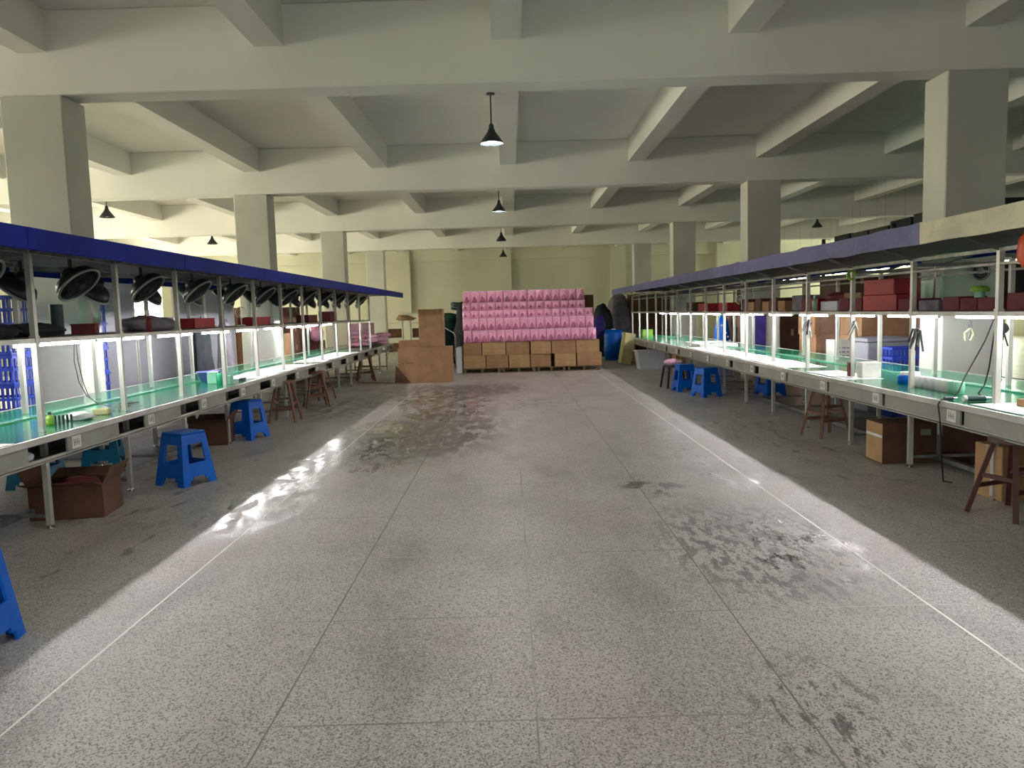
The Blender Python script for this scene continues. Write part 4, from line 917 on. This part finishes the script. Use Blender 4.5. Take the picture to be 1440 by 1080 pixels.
t = carton('white printed carton beyond the right bench, right of the brown stacks', (5.40, 12.6, .0), (.34, .34, .95), 0, 'card', tape=False)
m = MB(); q = random.Random(8)
for i in range(5):
    for j in range(3): m.box(-.13 + .08 * j, -.08 + .08 * j + q.uniform(0, .02), -.1715, -.1705, .55 + .065 * i, .57 + .065 * i)
m.build('printed_mark', 'ink', t)
t = thing('styrofoam_case', 'large pale grey case beyond the right bench between posts', 'case', (5.36, 11.1, 0)); MB().box(-.35, .35, -.3, .3, 0, .98).build('body', 'panel', t, .015); MB().box(-.36, .36, -.31, .31, .98, 1.04).build('lid', 'panel', t, .012)
tag(MB().cbox((5.14, 15.92, 1.15), (.26, .03, .95), 0).build('violet_curtain', 'violetcloth'), 'violet cloth hanging on the second right column', 'cloth')
for i in range(2):
    t = thing('printed_bag', ('Bright blue patterned bag beyond the far right bench', 'Darker blue patterned bag right of the bright blue one')[i], 'bag', (5.55 + .35 * i, 20.2 - 2.0 * i, 0)); MB().blob((0, 0, .6), (.2, .26, .72), 7 + i, .12, 3).build('body', 'blue' if i == 0 else 'crate', t)
    for j in range(6): MB().blob((-.12 + .05 * j, -.24 + .0 * j, .55 + .1 * ((j * 5) % 6)), (.035, .02, .03), j, .2, 1).build('printed_mark', 'white', t)
# white desk fan on white crate near the right edge
t = thing('storage_tub', 'white ribbed tub beyond the right bench at the right edge of the frame', 'tub', (5.38, 7.1, 0)); MB().box(-.36, .36, -.25, .25, 0, .93).build('body', 'translucent', t, .01)
for i in range(6): MB().box(-.33 + .12 * i, -.31 + .12 * i, -.262, -.25, .05, .85).build('rib', 'translucent', t)
MB().box(-.38, .38, -.27, .27, .93, .96).build('rim', 'translucent', t, .005)
t = thing('desk_fan', 'white desk fan standing on the ribbed tub at the right edge of the frame', 'fan', (5.28, 7.0, .961)); MB().cyl((0, 0, 0), (0, 0, .03), .09, .07, 18).cyl((0, 0, .03), (0, .02, .1), .015, n=8).build('stand', 'white', t)
MB().ring((0, 0, .2), (-.3, -1, 0), .13, .009, 28).ring((0, 0, .2), (-.3, -1, 0), .10, .004, 24).ring((0, 0, .2), (-.3, -1, 0), .06, .004, 20).cyl((0, .04, .2), (0, -.02, .2), .035, n=14).build('guard', 'white', t)
b = MB()
for i in range(3):
    a = 2 * PI * i / 3; b.cbox((.05 * math.cos(a), 0, .2 + .05 * math.sin(a)), (.09, .006, .05), 0, (0.25, -a, 0))
b.build('blades', 'greycloth', t)
t = thing('dark_rack', 'dark shelving rack with stacked goods beyond the right bench', 'rack', (8.2, 15.6, 0))
for x in (-.5, .5):
    for y in (-3.4, 0, 3.4): MB().bar((x, y, 0), (x, y, 3.1), .07).build('upright', 'dark', t)
for z in (.1, 1.5, 2.55): MB().box(-.55, .55, -3.45, 3.45, z, z + .06).build('shelf', 'dark', t)
for i in range(14):
    y = 12.7 + (i % 7) * .9; z = (1.56, 2.61)[i // 7]
    carton('%s dark box along the %s shelf of the rack beyond the right bench' % (ORD[i % 7], ('middle', 'top')[i // 7]), (8.2, y, z), (.9, .8, rnd.uniform(.4, .6)), 0, ('dark', 'darkcloth', 'dark')[i % 3], tape=False, group='boxes on the dark rack')
# wall clock like fan on the nearest right column and a small dark sign
t = thing('wall_fan', 'small grey wall fan on the front of the nearest right column', 'fan', (5.28, 8.70, 1.86)); MB().ring((0, -.03, 0), (0, 1, 0), .1, .008, 24).ring((0, -.03, 0), (0, 1, 0), .06, .004, 20).cyl((0, .05, 0), (0, -.03, 0), .04, n=14).build('guard', 'steel', t); MB().cyl((0, -.01, 0), (0, -.016, 0), .088, n=20).build('backing', 'black', t)
# far tube rows in the side bays
for i in range(7):
    tube_light('tube_light', '%s far tube light from the near end in the dim right bay' % ORD[i], 'far tube lights on the right', 10.0, 19.5 + 1.5 * i, 2.42, 1.3, 'tube_far', ZC - 2.42)
for i in range(5):
    tube_light('tube_light', '%s far tube light from the near end in the yellow left bay' % ORD[i], 'far tube lights on the left', -9.6, 11.0 + 1.7 * i, 2.75, 1.3, 'tube_far', ZC - 2.75)
# pale bar drawn as the warm doorway light streak on the floor
tag(MB().bar((-3.6, 17.9, .012), (-2.35, 17.25, .012), .05, .02).build('floor_lath', 'woodl'), 'pale timber lath lying on the floor left of the large carton', 'timber')
